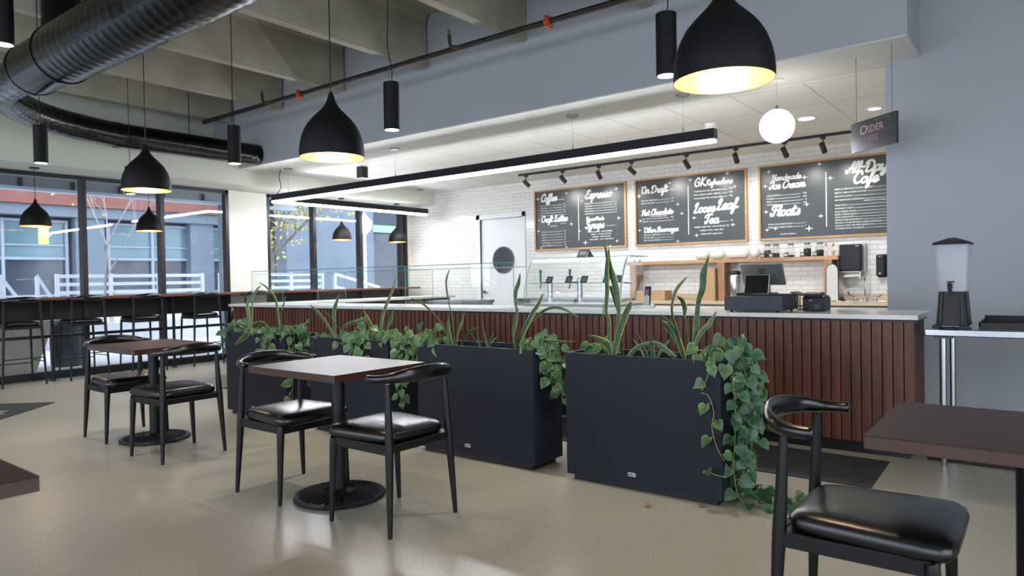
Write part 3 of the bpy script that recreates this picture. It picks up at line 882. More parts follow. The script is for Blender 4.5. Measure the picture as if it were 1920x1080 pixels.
pts = []
for k in range(16):
    a = 2 * PI * k / 16; r_ = 0.24 if k % 2 == 0 else 0.13
    pts.append(cc + e1 * r_ * math.cos(a) + e2 * r_ * math.sin(a) + Vector((0, 0, 0.008)))
obj('emblem', MB().prism(pts, (0, 0, 0.001)), M_['rug_logo'], t, smooth=False)

# ---------------------------------------------------------------- planters
PL = [(-2.305, -1.345, 'dark charcoal planter box, the nearest and rightmost, with ivy spilling over its right end'), (-3.568, -2.548, 'dark charcoal planter box, second from the right, directly behind the near chair'),
      (-4.825, -3.872, 'dark charcoal planter box, third from the right, behind the middle table'), (-6.105, -5.168, 'dark charcoal planter box, leftmost and farthest from the camera')]
YP0, YP1 = 3.50, 3.82
for i, (x0, x1, lab) in enumerate(PL):
    t = thing('planter_box', ((x0 + x1) / 2, 3.66, 0), lab, 'planter', 'dark planter boxes in a row')
    w = 0.018; zt, zb = 0.766, 0.036
    b = MB()
    o4 = [(x0, YP0), (x1, YP0), (x1, YP1), (x0, YP1)]; i4 = [(x0 + w, YP0 + w), (x1 - w, YP0 + w), (x1 - w, YP1 - w), (x0 + w, YP1 - w)]
    V = [(p[0], p[1], zb) for p in o4] + [(p[0], p[1], zt) for p in o4] + [(p[0], p[1], zt) for p in i4] + [(p[0], p[1], 0.60) for p in i4]
    F = [(3, 2, 1, 0)] + [(k, (k + 1) % 4, 4 + (k + 1) % 4, 4 + k) for k in range(4)] + [(4 + k, 4 + (k + 1) % 4, 8 + (k + 1) % 4, 8 + k) for k in range(4)] + [(8 + k, 8 + (k + 1) % 4, 12 + (k + 1) % 4, 12 + k) for k in range(4)] + [(12, 13, 14, 15)]
    b.add(V, F)
    obj('box', b, M_['planter'], t, 0.002, smooth=False)
    obj('base', MB().box((x0 + 0.035, YP0 + 0.03, 0), (x1 - 0.035, YP1 - 0.03, zb)), M_['kick'], t, smooth=False)
    obj('soil', MB().box((x0 + w, YP0 + w, 0.6), (x1 - w, YP1 - w, 0.70)), M_['soil'], t, smooth=False)
    lx = x0 + (x1 - x0) * 0.455
    lb = obj('maker_plate', MB().box((lx - 0.024, YP0 - 0.0012, 0.083), (lx + 0.024, YP0, 0.105)), M_['label_white'], t, smooth=False)
    mk = MB()
    for k in range(3): mk.box((lx - 0.019 + k * 0.0085, YP0 - 0.0018, 0.088), (lx - 0.013 + k * 0.0085, YP0 - 0.001, 0.100))
    mk.box((lx + .008, YP0 - 0.0018, 0.092), (lx + .02, YP0 - .001, .095))
    obj('mark', mk, M_['dark_grey'], lb, smooth=False)

# ---------------------------------------------------------------- ducts and pipe
def ribs_tube(b, path, r, step, n=32):
    P = [Vector(p) for p in path]; pts = []; rr = []
    acc = 0
    for i in range(len(P) - 1):
        L = (P[i + 1] - P[i]).length; m = max(1, int(L / step)); 
        for k in range(m):
            q = P[i].lerp(P[i + 1], k / m)
            d = (P[i + 1] - P[i]).normalized()
            pts += [q, q + d * step * 0.12, q + d * step * 0.24]; rr += [r, r * 1.004 + 0.0005, r]
    pts.append(P[-1]); rr.append(r)
    b.tube(pts, rr, n); return b
t = thing('spiral_duct', (-3.0, 2.16, 3.01), 'large shiny black spiral air duct hanging below the concrete beams', 'air duct')
b = MB(); ribs_tube(b, [(-6.0, 2.16, 3.01), (XR, 2.16, 3.01)], 0.222, 0.10); obj('main_pipe', b, M_['duct'], t)
b = MB().tube([(-6.62, 2.16, 3.01), (-6.0, 2.16, 3.01)], 0.205, 32); obj('reducer', b, M_['duct'], t)
obj('collar', MB().cyl((-6.02, 2.16, 3.01), (-5.99, 2.16, 3.01), 0.229, n=32), M_['duct'], t)
obj('collar', MB().cyl((-6.64, 2.16, 3.01), (-6.60, 2.16, 3.01), 0.21, n=32), M_['duct'], t)
b = MB().tube(spline([(-6.9, 2.5, 3.12), (-6.95, 2.5, 3.35), (-6.95, 2.5, 3.6), (-6.95, 2.5, 4.28)], 4), 0.16, 20); obj('riser', b, M_['duct'], t)
for x in (-5.4, -2.5, 0.6): obj('hanger', MB().cyl((x, 2.16, 3.2), (x, 2.16, 4.28), 0.006), M_['pipe'], t)
t = thing('branch_duct', (-9.1, 4.2, 3.09), 'smaller black spiral duct curving along the window-side header', 'air duct')
b = MB(); ribs_tube(b, spline([(-6.64, 2.16, 3.01), (-7.2, 2.18, 3.03), (-7.9, 2.3, 3.075), (-8.55, 2.72, 3.085), (-8.95, 3.25, 3.09), (-9.17, 3.9, 3.09)], 4) + [Vector((-9.17, 5.82, 3.09))], 0.152, 0.09, 28)
obj('branch_pipe', b, M_['duct'], t)
obj('collar', MB().cyl((-9.16, 3.84, 3.09), (-9.17, 3.90, 3.09), 0.16, n=28), M_['duct'], t)
obj('hanger', MB().cyl((-9.17, 4.8, 3.24), (-9.17, 4.8, 4.28), 0.006), M_['pipe'], t)
t = thing('sprinkler_pipe', (-5.0, 5.25, 3.55), 'rusty brown sprinkler pipe running below the beams along the bulkhead', 'pipe')
ZP = 3.545
obj('main_pipe', MB().cyl((-9.6, 5.25, ZP), (XR, 5.25, ZP), 0.03, n=18), M_['pipe'], t)
for x in (-7.32, -3.58):
    obj('coupling', MB().cyl((x - 0.03, 5.25, ZP), (x + 0.03, 5.25, ZP), 0.043, n=18).box((x - .012, 5.2, ZP + .03), (x + .012, 5.3, ZP + .05)).box((x - .012, 5.2, ZP - .05), (x + .012, 5.3, ZP - .03)), M_['orange'], t)
for x in (-8.0, -4.72, -0.6):
    e = obj('sprinkler_arm', MB().tube(spline([(x + .12, 5.25, ZP), (x + .02, 5.25 - .06, ZP + .0), (x, 5.17, ZP + .03), (x, 5.16, ZP + .12)], 4), 0.018, 10), M_['pipe'], t)
    obj('sprinkler_head', MB().cyl((x, 5.16, ZP + .12), (x, 5.16, ZP + .17), .012), M_['brass'], e)

# ---------------------------------------------------------------- pendants
def make_pendant(D, top_z, label, loc, group, watts, canopy_r=0.0):
    x, y, zb = loc; k = D / 0.35
    t = thing('dome_pendant', (x, y, zb), label, 'pendant lamp', group)
    out = [(0.0, 0.175), (0.05, 0.176), (0.10, 0.172), (0.15, 0.162), (0.20, 0.143), (0.24, 0.117), (0.275, 0.085), (0.30, 0.062), (0.325, 0.040), (0.345, 0.027), (0.365, 0.018), (0.385, 0.013), (0.395, 0.010)]
    out = [(0.0, 0.1745), (0.03, 0.1755), (0.07, 0.172), (0.11, 0.163), (0.15, 0.148), (0.185, 0.128), (0.215, 0.103), (0.24, 0.078), (0.262, 0.056), (0.285, 0.038), (0.305, 0.027), (0.33, 0.018), (0.35, 0.0125), (0.36, 0.008)]
    prof = [(r_ * k, z_ * k) for z_, r_ in out]
    b = MB().lathe((x, y, zb), prof, 48); b.f = [f for f in b.f if len(f) == 4]; obj('shade', b, M_['black_paint'], t, angle=60)
    inn = [((r_ - 0.003) * k, (z_ + (0.0 if i == 0 else 0.0)) * k) for i, (z_, r_) in enumerate(out[:9])]
    b = MB().lathe((x, y, zb), [(0.1745 * k, 0.0)] + [((0.1715 * k), 0.001)] + inn[1:] + [(0.001, out[8][0] * k - 0.004)], 48)
    b.f = [f for f in b.f if len(f) == 4]
    obj('gold_lining', b, M_['gold'], t, angle=60)
    obj('bulb', MB().sphere((x, y, zb + 0.10 * k), 0.038 * k, 16, 10), M_['bulb'], t)
    obj('socket', MB().cyl((x, y, zb + 0.13 * k), (x, y, zb + 0.2 * k), 0.018 * k), M_['black_metal'], t)
    obj('cord', MB().cyl((x, y, zb + 0.355 * k), (x, y, top_z), 0.0035, n=8), M_['black_metal'], t)
    if canopy_r: obj('ceiling_rose', MB().lathe((x, y, top_z - 0.02), [(canopy_r, 0), (canopy_r, 0.02)], 24), M_['black_metal'], t)
    l = lamp('pendant_light', 'POINT', (x, y, zb + 0.055 * k), watts, (1.0, 0.80, 0.56), t, shadow_soft_size=0.03)
    return t
make_pendant(0.35, ZS, 'large black dome pendant with gold inside, nearest the camera, at top right', (-0.906, 2.427, 1.905), 'dome pendants over the cafe tables', 14)
make_pendant(0.35, ZS, 'black dome pendant with gold inside hanging over the middle table', (-3.115, 2.435, 1.90), 'dome pendants over the cafe tables', 14)
make_pendant(0.35, ZS, 'black dome pendant with gold inside hanging over the table nearest the window bar', (-5.50, 2.53, 1.945), 'dome pendants over the cafe tables', 14)
for (y, z, px_lab) in ((3.25, 1.985, 'small black dome pendant over the window bar, leftmost one'), (4.64, 1.985, 'small black dome pendant over the window bar, below the larger pendant on the left'),
                       (8.02, 1.97, 'small black dome pendant over the bar at the right-hand windows, left of the pair'), (9.36, 1.97, 'small black dome pendant at the right-hand windows, beside the tiled wall')):
    make_pendant(0.335, 2.71, px_lab, (-10.03, y, z - 0.01), 'dome pendants over the window bar', 8, 0.055)

# ---------------------------------------------------------------- black cylinder downlights
def make_can(loc, label, sway):
    x, y, zb = loc
    t = thing('cylinder_light', loc, label, 'cylinder lamp', 'black cylinder downlights')
    R_, H_ = 0.0555, 0.335
    obj('housing', MB().lathe((x, y, zb), [(R_ - .005, 0.0), (R_, 0.0), (R_, H_ * .62), (R_ - .0015, H_ * .62 + .001), (R_ - .0015, H_ * .62 + .005), (R_, H_ * .62 + .006), (R_, H_ - .003), (R_ - .003, H_)], 32), M_['black_paint'], t)
    obj('lens', MB().lathe((x, y, zb - 0.001), [(R_ - .006, 0.0), (R_ - .006, 0.002)], 28), M_['lens'], t)
    obj('cord', MB().tube(spline([(x, y, zb + H_ - .01), (x + sway * .4, y, zb + H_ + .08), (x - sway, y, zb + H_ + .28), (x - sway * .6, y, zb + H_ + .6), (x - sway, y, ZS)], 5), 0.0035, 8), M_['black_metal'], t)
    obj('hanging_wire', MB().cyl((x - .02, y, zb + H_ - .01), (x - .02, y, ZS), 0.0008, n=5), M_['steel'], t)
    lamp('spot_light', 'SPOT', (x, y, zb - 0.02), 60, (1.0, 0.96, 0.9), t, spot_size=1.5, spot_blend=0.7, shadow_soft_size=0.05)
    return t
for p, lab, sw in (((-1.625, 3.511, 2.30), 'black cylinder downlight partly behind the large near pendant', .03), ((-3.673, 3.398, 2.285), 'black cylinder downlight right of the pendant over the middle table', .03),
                   ((-5.708, 3.395, 2.28), 'black cylinder downlight in front of the left end of the bulkhead', .012), ((-7.085, 2.35, 2.318), 'black cylinder downlight in front of the curving branch duct at the left', .008),
                   ((-5.27, 1.56, 2.77), 'black cylinder downlight cut off at the top left corner', .01), ((-8.85, 3.88, 2.33), 'black cylinder downlight behind the pendant on the left, near the header', .01)):
    make_can(p, lab, sw)

# ---------------------------------------------------------------- L-shaped strip light
t = thing('linear_light', (-6, 6.3, 2.47), 'long black L-shaped linear light hanging above the service counter', 'strip light')
xa, xb, yy, y2, zz = -9.50, -2.43, 6.29, 9.60, 2.478
obj('housing', MB().box((xa, yy - 0.045, zz), (xb, yy + 0.045, zz + 0.098)).box((xa, yy + 0.045, zz), (xa + 0.09, y2, zz + 0.098)), M_['plastic_black'], t, 0.002, smooth=False)
obj('diffuser', MB().box((xa + 0.008, yy - 0.037, zz - 0.026), (xb - 0.008, yy + 0.037, zz + 0.001)).box((xa + 0.008, yy + 0.037, zz - 0.026), (xa + 0.082, y2 - 0.008, zz + 0.001)), M_['strip'], t, smooth=False)
for (x, y) in ((-2.75, yy), (-4.0, yy), (-6.75, yy), (-9.1, yy), (-9.455, y2 - .15)):
    obj('hanging_wire', MB().cyl((x, y, zz + .09), (x, y, ZC - .01), 0.0015, n=6).cyl((x, y, zz + .09), (x, y, zz + .15), .006), M_['steel'], t)
    obj('ceiling_rose', MB().lathe((x, y, ZC - 0.03), [(0.062, 0), (0.065, 0.004), (0.065, 0.016)], 24), M_['silver'], t)
obj('power_cord', MB().tube(spline([(xa + .1, yy, zz + .11), (xa + .2, yy, zz + .2), (xa + .16, yy, zz + .35), (xa + .2, yy, ZC - .01)], 5), 0.006, 8), M_['black_metal'], t)
obj('mounting_box', MB().box((xa + .045 + 1.2, 6.9, ZC - .18), (xa + .045 + 1.32, 7.02, ZC - .013)), M_['plastic_black'], t)
# globe
t = thing('globe_pendant', (-1.895, 6.36, 2.53), 'glowing white glass globe pendant in front of the menu boards', 'pendant lamp')
obj('globe', MB().sphere((-1.895, 6.36, 2.53), 0.149, 32, 20), M_['globe'], t)
obj('socket', MB().cyl((-1.895, 6.36, 2.67), (-1.895, 6.36, 2.71), 0.014), M_['chrome'], t)
obj('cord', MB().cyl((-1.895, 6.36, 2.70), (-1.895, 6.36, ZC - .012), 0.003, n=8), M_['grey_plastic'], t)
obj('ceiling_rose', MB().lathe((-1.895, 6.36, ZC - 0.03), [(0.055, 0), (0.06, 0.006), (0.06, 0.018)], 24), M_['white'], t)
# recessed downlights
for (x, y, r_, lab) in ((-2.112, 8.165, 0.085, 'round recessed downlight in the tiled ceiling right of the globe'), (-1.43, 8.17, 0.06, 'small recessed downlight in the tiled ceiling above the order sign'),
                        (-4.6, 8.3, 0.085, 'recessed downlight in the tiled ceiling hidden above the strip light')):
    t = thing('recessed_light', (x, y, ZC - .012), lab, 'ceiling light')
    obj('trim_ring', MB().lathe((x, y, ZC - 0.02), [(r_, 0), (r_ + 0.03, 0.001), (r_ + 0.032, 0.008), (r_, 0.008)], 32, close=True), M_['white'], t)
    obj('lens', MB().lathe((x, y, ZC - 0.017), [(r_, 0), (r_, 0.004)], 28), M_['downlight'], t)
    lamp('spot_light', 'SPOT', (x, y, ZC - .04), 90, (1.0, 0.98, 0.94), t, spot_size=2.2, spot_blend=0.6, shadow_soft_size=0.08)
t = thing('dome_camera', (-3.03, 7.72, ZC), 'small dome security camera on the kitchen ceiling', 'camera')
obj('mount', MB().lathe((-3.03, 7.72, ZC - 0.075), [(0.055, 0), (0.075, 0.02), (0.078, 0.063)], 24), M_['white'], t)
obj('dome', MB().sphere((-3.03, 7.72, ZC - .08), .05, 20, 12), M_['screen'], t)
# track and spots
t = thing('track_rail', (-4.4, 9.25, ZC), 'black lighting track on the ceiling before the menu boards', 'light track')
obj('rail', MB().box((-6.95, 9.23, ZC - .045), (-0.6, 9.265, ZC - .012)), M_['plastic_black'], t, smooth=False)
heads = (-6.80, -6.08, -5.42, -4.86, -4.00, -3.30, -2.665, -2.20)
def make_head(x, aim, lab):
    y = 9.248; t = thing('track_spotlight', (x, y, ZC - .045), lab, 'spotlight', 'black spotlights on the ceiling track')
    obj('adapter', MB().box((x - .03, y - .016, ZC - .075), (x + .03, y + .016, ZC - .045)).cyl((x, y, ZC - .075), (x, y, ZC - .125), .007), M_['plastic_black'], t)
    c = Vector((x, y, ZC - .175)); d = Vector(aim).normalized()
    obj('barrel', MB().cyl(c - d * .06, c + d * .075, 0.034, n=24), M_['dark_spot'], t)
    obj('lens', MB().cyl(c + d * .0755, c + d * .0765, 0.028, n=20), M_['lens'], t)
    l = lamp('beam', 'SPOT', tuple(c + d * .09), 24, (1.0, 0.98, 0.95), t, spot_size=1.7, spot_blend=0.85, shadow_soft_size=0.03)
    l.rotation_euler = d.to_track_quat('-Z', 'Y').to_euler()
    return t
M_['dark_spot'] = mat('spot_black', '2a2725', 0.5)
ordn = ('first from the left', 'second from the left', 'third from the left', 'fourth from the left', 'fifth from the left', 'sixth from the left', 'seventh, below the globe', 'eighth, beside the order sign')
aims = ((.4, .62, -.66), (.35, .62, -.7), (.02, .62, -.7), (.5, .62, -.66), (.2, .62, -.7), (0, .62, -.7), (.15, .62, -.7), (.1, .62, -.7))
for x, a, o_ in zip(heads, aims, ordn): make_head(x, a, 'black track spotlight aimed at the menu wall, ' + o_)

# ---------------------------------------------------------------- lettering
def text_into(mb, body, o, xd, yd, size, align='LEFT', bold=0.0, off=0.0, width=None, shear=0.0):
    """flat letters put into a mesh: o baseline start, xd reading direction, yd up"""
    cu = bpy.data.curves.new('t', 'FONT'); cu.body = body; cu.size = 1.0; cu.offset = bold; cu.shear = shear; cu.resolution_u = 2
    ob = bpy.data.objects.new('t', cu); C.objects.link(ob)
    me = bpy.data.meshes.new_from_object(ob)
    xs = [v.co.x for v in me.vertices] or [0]
    w = max(xs) - min(xs); x0 = min(xs)
    sx = size if width is None else width / max(w, 1e-6)
    sh = {'LEFT': 0, 'CENTER': w / 2, 'RIGHT': w}[align]
    xd = Vector(xd); yd = Vector(yd); n = xd.cross(yd).normalized()
    vs = [Vector(o) + xd * ((v.co.x - x0 - sh) * sx) + yd * (v.co.y * size) + n * off for v in me.vertices]
    mb.add(vs, [tuple(p.vertices) for p in me.polygons])
    bpy.data.meshes.remove(me); bpy.data.objects.remove(ob); bpy.data.curves.remove(cu)
    return w * sx

GL = {
 'a': (1.2, [[(.92, .85), (.6, 1.0), (.2, .75), (.12, .3), (.38, 0), (.7, .15), (.9, .6), (.98, .95), (.9, .3), (1.05, 0), (1.3, .25)]]),
 'c': (.95, [[(.9, .8), (.6, 1), (.2, .75), (.12, .3), (.45, 0), (.85, .15), (1.05, .35)]]),
 'd': (1.25, [[(.9, .85), (.5, 1), (.15, .6), (.2, .1), (.5, 0), (.85, .4), (1.05, 1.9), (.92, .6), (.95, .1), (1.15, 0), (1.35, .25)]]),
 'e': (.92, [[(0, .3), (.5, .4), (.8, .7), (.6, 1), (.25, .85), (.1, .4), (.35, 0), (.75, .1), (1.0, .35)]]),
 'f': (.7, [[(0, .2), (.4, .9), (.72, 1.7), (.58, 2), (.4, 1.6), (.3, .5), (.15, -.6), (-.1, -.9), (-.1, -.5), (.3, 0), (.75, .25)]]),
 'g': (1.1, [[(.9, .85), (.5, 1), (.15, .6), (.3, .1), (.65, .2), (.92, .9), (.8, -.3), (.5, -.9), (.15, -.8), (.3, -.4), (.9, .05), (1.2, .3)]]),
 'h': (1.1, [[(0, .2), (.4, 1.2), (.5, 1.9), (.3, 1.9), (.2, 1), (.12, 0)], [(.15, .5), (.5, 1), (.8, .8), (.75, .2), (.95, 0), (1.2, .25)]]),
 'l': (.58, [[(0, .2), (.4, 1.2), (.48, 1.85), (.28, 1.9), (.18, 1.0), (.22, .15), (.45, 0), (.68, .25)]]),
 'm': (1.5, [[(0, .7), (.15, 1), (.2, .5), (.12, 0)], [(.18, .5), (.5, 1), (.7, .85), (.62, 0)], [(.65, .5), (1.0, 1), (1.2, .8), (1.12, .15), (1.3, 0), (1.6, .25)]]),
 'n': (1.1, [[(0, .7), (.15, 1), (.2, .5), (.12, 0)], [(.18, .5), (.55, 1), (.8, .8), (.75, .15), (.95, 0), (1.2, .25)]]),
 'o': (.98, [[(.5, 1), (.15, .75), (.12, .25), (.45, 0), (.8, .25), (.8, .75), (.5, 1), (.75, .8), (1.08, .85)]]),
 'p': (1.0, [[(0, .4), (.25, 1), (.2, .2), (.1, -.9)], [(.2, .6), (.55, 1), (.85, .7), (.75, .2), (.4, 0), (.22, .15)]]),
 'r': (.95, [[(0, .4), (.25, 1.05), (.4, .85), (.75, .9), (.65, .5), (.68, .1), (.9, 0), (1.1, .25)]]),
 's': (.8, [[(0, .2), (.4, .7), (.5, 1.05), (.6, .6), (.65, .2), (.35, 0), (.1, .15)]]),
 't': (.68, [[(.3, 1.7), (.2, .8), (.2, .2), (.45, 0), (.75, .25)], [(-.05, 1.15), (.65, 1.25)]]),
 'u': (1.1, [[(.1, 1), (.08, .4), (.3, 0), (.65, .3), (.8, 1), (.75, .3), (.9, 0), (1.2, .25)]]),
 'v': (.9, [[(.05, .95), (.25, .2), (.4, 0), (.7, .5), (.75, 1), (1.0, .85)]]),
 'y': (1.0, [[(.1, 1), (.1, .4), (.35, .1), (.7, .4), (.85, 1), (.7, -.3), (.4, -.9), (.1, -.7), (.4, -.2), (1.0, .2)]]),
 'C': (1.35, [[(1.4, 1.5), (1.2, 2), (.75, 1.9), (.3, 1.2), (.3, .4), (.75, 0), (1.4, .35)]]),
 'E': (1.2, [[(1.3, 1.7), (.9, 2), (.5, 1.6), (.9, 1.1), (.4, .9), (.15, .4), (.6, 0), (1.2, .3)]]),
 'H': (1.5, [[(.1, 1.6), (.5, 2), (.45, 1), (.2, 0)], [(1.3, 2), (1.15, 1), (1.15, .1), (1.55, .2)], [(.4, .95), (1.2, 1.1)]]),
 'I': (1.0, [[(.1, 1.5), (.5, 2), (1.0, 1.8), (.75, 1), (.5, .1), (.05, .2), (.1, .6)]]),
 'F': (1.3, [[(.1, 1.3), (.2, 1.8), (.8, 2), (1.5, 1.95)], [(.85, 1.9), (.68, 1), (.45, .1), (0, .1), (-.05, .5)], [(.45, 1.0), (1.2, 1.1)]]),
 'A': (1.35, [[(-.1, .5), (.05, .0), (.4, .3), (.8, 1.3), (1.1, 2), (1.1, 1), (1.15, 0), (1.4, .2)], [(.4, .8), (1.2, .85)]]),
 'D': (1.5, [[(.5, 1.9), (.4, 1), (.2, .05), (.9, .05), (1.4, .7), (1.3, 1.6), (.7, 2), (.1, 1.7), (.1, 1.3)]]),
 'O': (1.5, [[(.9, 2), (.35, 1.6), (.25, .5), (.7, 0), (1.3, .5), (1.3, 1.5), (.8, 1.95), (.2, 1.7), (-.1, 1.9)]]),
 'B': (1.35, [[(.5, 1.9), (.35, 1), (.2, 0)], [(.1, 1.6), (.8, 2), (1.2, 1.6), (.9, 1.1), (.4, 1), (1.1, .95), (1.2, .4), (.7, 0), (.3, .1)]]),
 'R': (1.4, [[(.5, 1.9), (.35, 1), (.2, 0)], [(.1, 1.6), (.8, 2), (1.2, 1.6), (.9, 1.1), (.4, 1), (.9, .4), (1.3, 0), (1.5, .2)]]),
 'G': (1.55, [[(1.3, 1.6), (.9, 2), (.35, 1.5), (.25, .6), (.7, 0), (1.25, .3), (1.3, .95), (.85, .95)]]),
 'K': (1.35, [[(.4, 2), (.3, 1), (.25, 0)], [(1.2, 1.95), (.45, 1), (.9, .4), (1.25, .05)]]),
 'L': (1.25, [[(.35, 1.4), (.6, 1.95), (.9, 1.9), (.7, 1.3), (.5, .6), (.3, .12), (.7, .0), (1.4, .25)]]),
 'M': (1.75, [[(.1, 0), (.4, 1.9), (.8, .6), (1.3, 1.9), (1.4, .5), (1.5, 0), (1.8, .2)]]),
 'S': (1.15, [[(1.1, 1.7), (.7, 2), (.35, 1.5), (.8, 1), (.95, .4), (.5, 0), (.05, .35)]]),
 'T': (1.15, [[(.0, 1.3), (.2, 1.85), (.8, 2), (1.5, 1.95)], [(.85, 1.9), (.65, 1), (.55, .2), (.2, .0), (.1, .4)]]),
 '-': (.7, [[(.1, .9), (.6, .95)]]), ' ': (.5, []), '+': (.9, [[(.1, .8), (.8, .8)], [(.45, 1.2), (.45, .4)]]),
}
def script_into(mb, word, o, xd, yd, width=None, unit=None, stroke=0.17, slant=0.2, rise=0.0, off=0.0):
    adv = sum(GL[c][0] for c in word)
    u = unit or width / adv
    xd = Vector(xd); yd = Vector(yd); n = xd.cross(yd).normalized(); x = 0; lift = [0.0]
    def P(px, py): return n * lift[0] + Vector(o) + xd * ((px + py * slant) * u) + yd * ((py + rise * px) * u) + n * off
    for c in word:
        a, strokes = GL[c]
        for st_ in strokes:
            pts = spline([(x + p[0], p[1], 0) for p in st_], 4)
            for i, p in enumerate(pts):
                m = []; lift[0] += 1.5e-5
                for k in range(8):
                    w = 2 * PI * k / 8
                    m.append(P(p.x + stroke * math.cos(w), p.y + stroke * math.sin(w)))
                mb.add(m, [tuple(range(8))])
                if i:
                    q = pts[i - 1]; d = (p - q)
                    if d.length > 1e-5:
                        d.normalize(); e = Vector((-d.y, d.x, 0)) * stroke; lift[0] += 1.5e-5
                        mb.add([P(q.x - e.x, q.y - e.y), P(p.x - e.x, p.y - e.y), P(p.x + e.x, p.y + e.y), P(q.x + e.x, q.y + e.y)], [(0, 1, 2, 3)])
        x += a
    return x * u

def menu_board(x0, x1, z0, z1, label, titles, lines, texts, stars):
    t = thing('menu_board', ((x0 + x1) / 2, YB, z0), label, 'menu board', 'chalk menu boards on the tiled wall')
    fw_, y0, y1 = 0.028, YB - 0.045, YB - 0.002
    f = MB().box((x0, y0, z0), (x1, y1, z0 + fw_)).box((x0, y0, z1 - fw_), (x1, y1, z1)).box((x0, y0, z0 + fw_), (x0 + fw_, y1, z1 - fw_)).box((x1 - fw_, y0, z0 + fw_), (x1, y1, z1 - fw_))
    obj('frame', f, M_['oak'], t, smooth=False)
    yb = YB - 0.022
    bd = obj('chalkboard', MB().box((x0 + fw_, yb, z0 + fw_), (x1 - fw_, y1, z1 - fw_)), M_['board'], t, smooth=False)
    W, H = x1 - x0, z1 - z0
    def at(u, v): return Vector((x0 + u * W, yb - 0.0008, z1 - v * H))
    X, Z = Vector((1, 0, 0)), Vector((0, 0, 1))
    m = MB()
    for (w, u, v, uw) in titles: script_into(m, w, at(u, v), X, Z, width=uw * W, stroke=0.20, rise=0.0)
    obj('script_lettering', m, M_['chalk'], bd, smooth=False)
    m = MB()
    for (tx, u, v, u1, price) in lines:
        w = text_into(m, tx, at(u, v), X, Z, 0.027, bold=0.006)
        if price: text_into(m, price, at(u1, v - 0.004), X, Z, 0.027, 'RIGHT', bold=0.006)
        pw = 0.012 + 0.020 * len(price) / 1.2 if price else 0
        a = at(u, v).x + w + 0.008; b_ = at(u1, v).x - pw
        if b_ > a and price: 
            z = at(u, v).z + 0.004; m.box((a, yb - 0.0009, z), (b_, yb - 0.0003, z + 0.0035))
    for (tx, u, v, s_) in texts: text_into(m, tx, at(u, v), X, Z, s_, 'CENTER', bold=0.008)
    dv = MB().box((x0 + W * .497, yb - 0.0009, z1 - H * .86), (x0 + W * .503, yb - 0.0003, z1 - H * .17)); obj('divider_line', dv, M_['chalk'], bd, smooth=False)
    obj('menu_lettering', m, M_['chalk'], bd, smooth=False)
    m = MB()
    for (u, v, s_) in stars:
        c = at(u, v); pts = []
        for k in range(16):
            a = 2 * PI * k / 16; r_ = s_ * (1.0 if k % 4 == 0 else (.42 if k % 2 else .27)) * (1.25 if k in (4, 12) else 1)
            if k % 4 and k % 2 == 0: r_ = s_ * .27
            elif k % 2: r_ = s_ * .36
            pts.append(c + X * r_ * math.sin(a) + Z * r_ * math.cos(a) * 1.0)
        m.add(pts, [tuple(range(16))[::-1]])
    obj('stars', m, M_['chalk'], bd, smooth=False)
    return t

menu_board(-7.205, -5.378, 1.688, 2.757, 'framed chalk menu board with coffee and espresso lists, leftmost of the three',
    [('Coffee', .07, .19, .19), ('Craft Lattes', .07, .53, .31), ('Espresso', .57, .21, .28), ('House Made', .58, .56, .19), ('Syrups', .57, .68, .20)],
    [('DRIP', .07, .27, .355, '3/4'), ('COLD BREW', .07, .31, .355, '4/5'), ('POUR OVER', .07, .35, .355, '5'), ('CAFE AU LAIT', .07, .39, .355, '4/5'), ('REFILL', .07, .43, .355, '1'),
     ('LATTE', .08, .70, .355, '5/6'), ('MOCHA', .08, .745, .355, '5/6'), ('CHAI', .08, .79, .355, '5/6'), ('MATCHA', .08, .835, .355, '5/6'), ('LONDON FOG', .08, .88, .355, '5/6'), ('FRENCH ESPRESSO', .08, .925, .355, '5/6'),
     ('ESPRESSO', .57, .30, .90, '3'), ('AMERICANO', .57, .34, .90, '3.5'), ('CORTADO', .57, .38, .90, '4'), ('MACCHIATO', .57, .42, .90, '4'), ('CAPPUCCINO', .57, .46, .90, '4'), ('', .78, .66, .90, '1')],
    [('(12oz/16oz)', .31, .185, .024), ('(12oz/16oz)', .33, .575, .022), ('HOT OR ICED', .22, .61, .024), ('VANILLA BEAN  -  SALTED CARAMEL', .74, .745, .026), ('MOCHA  -  WHITE CHOCOLATE', .74, .785, .026), ('LAVENDER  -  BROWN SUGAR', .74, .825, .026), ('VANILLA MINT  -  SUGAR FREE VANILLA', .74, .865, .026)],
    [(.04, .14, .035), (.37, .09, .03), (.90, .10, .04), (.54, .24, .025), (.05, .49, .025), (.42, .59, .035), (.04, .67, .03), (.92, .55, .035), (.51, .71, .025), (.57, .90, .045), (.07, .95, .03), (.36, .955, .025), (.83, .97, .025), (.90, .90, .03)])
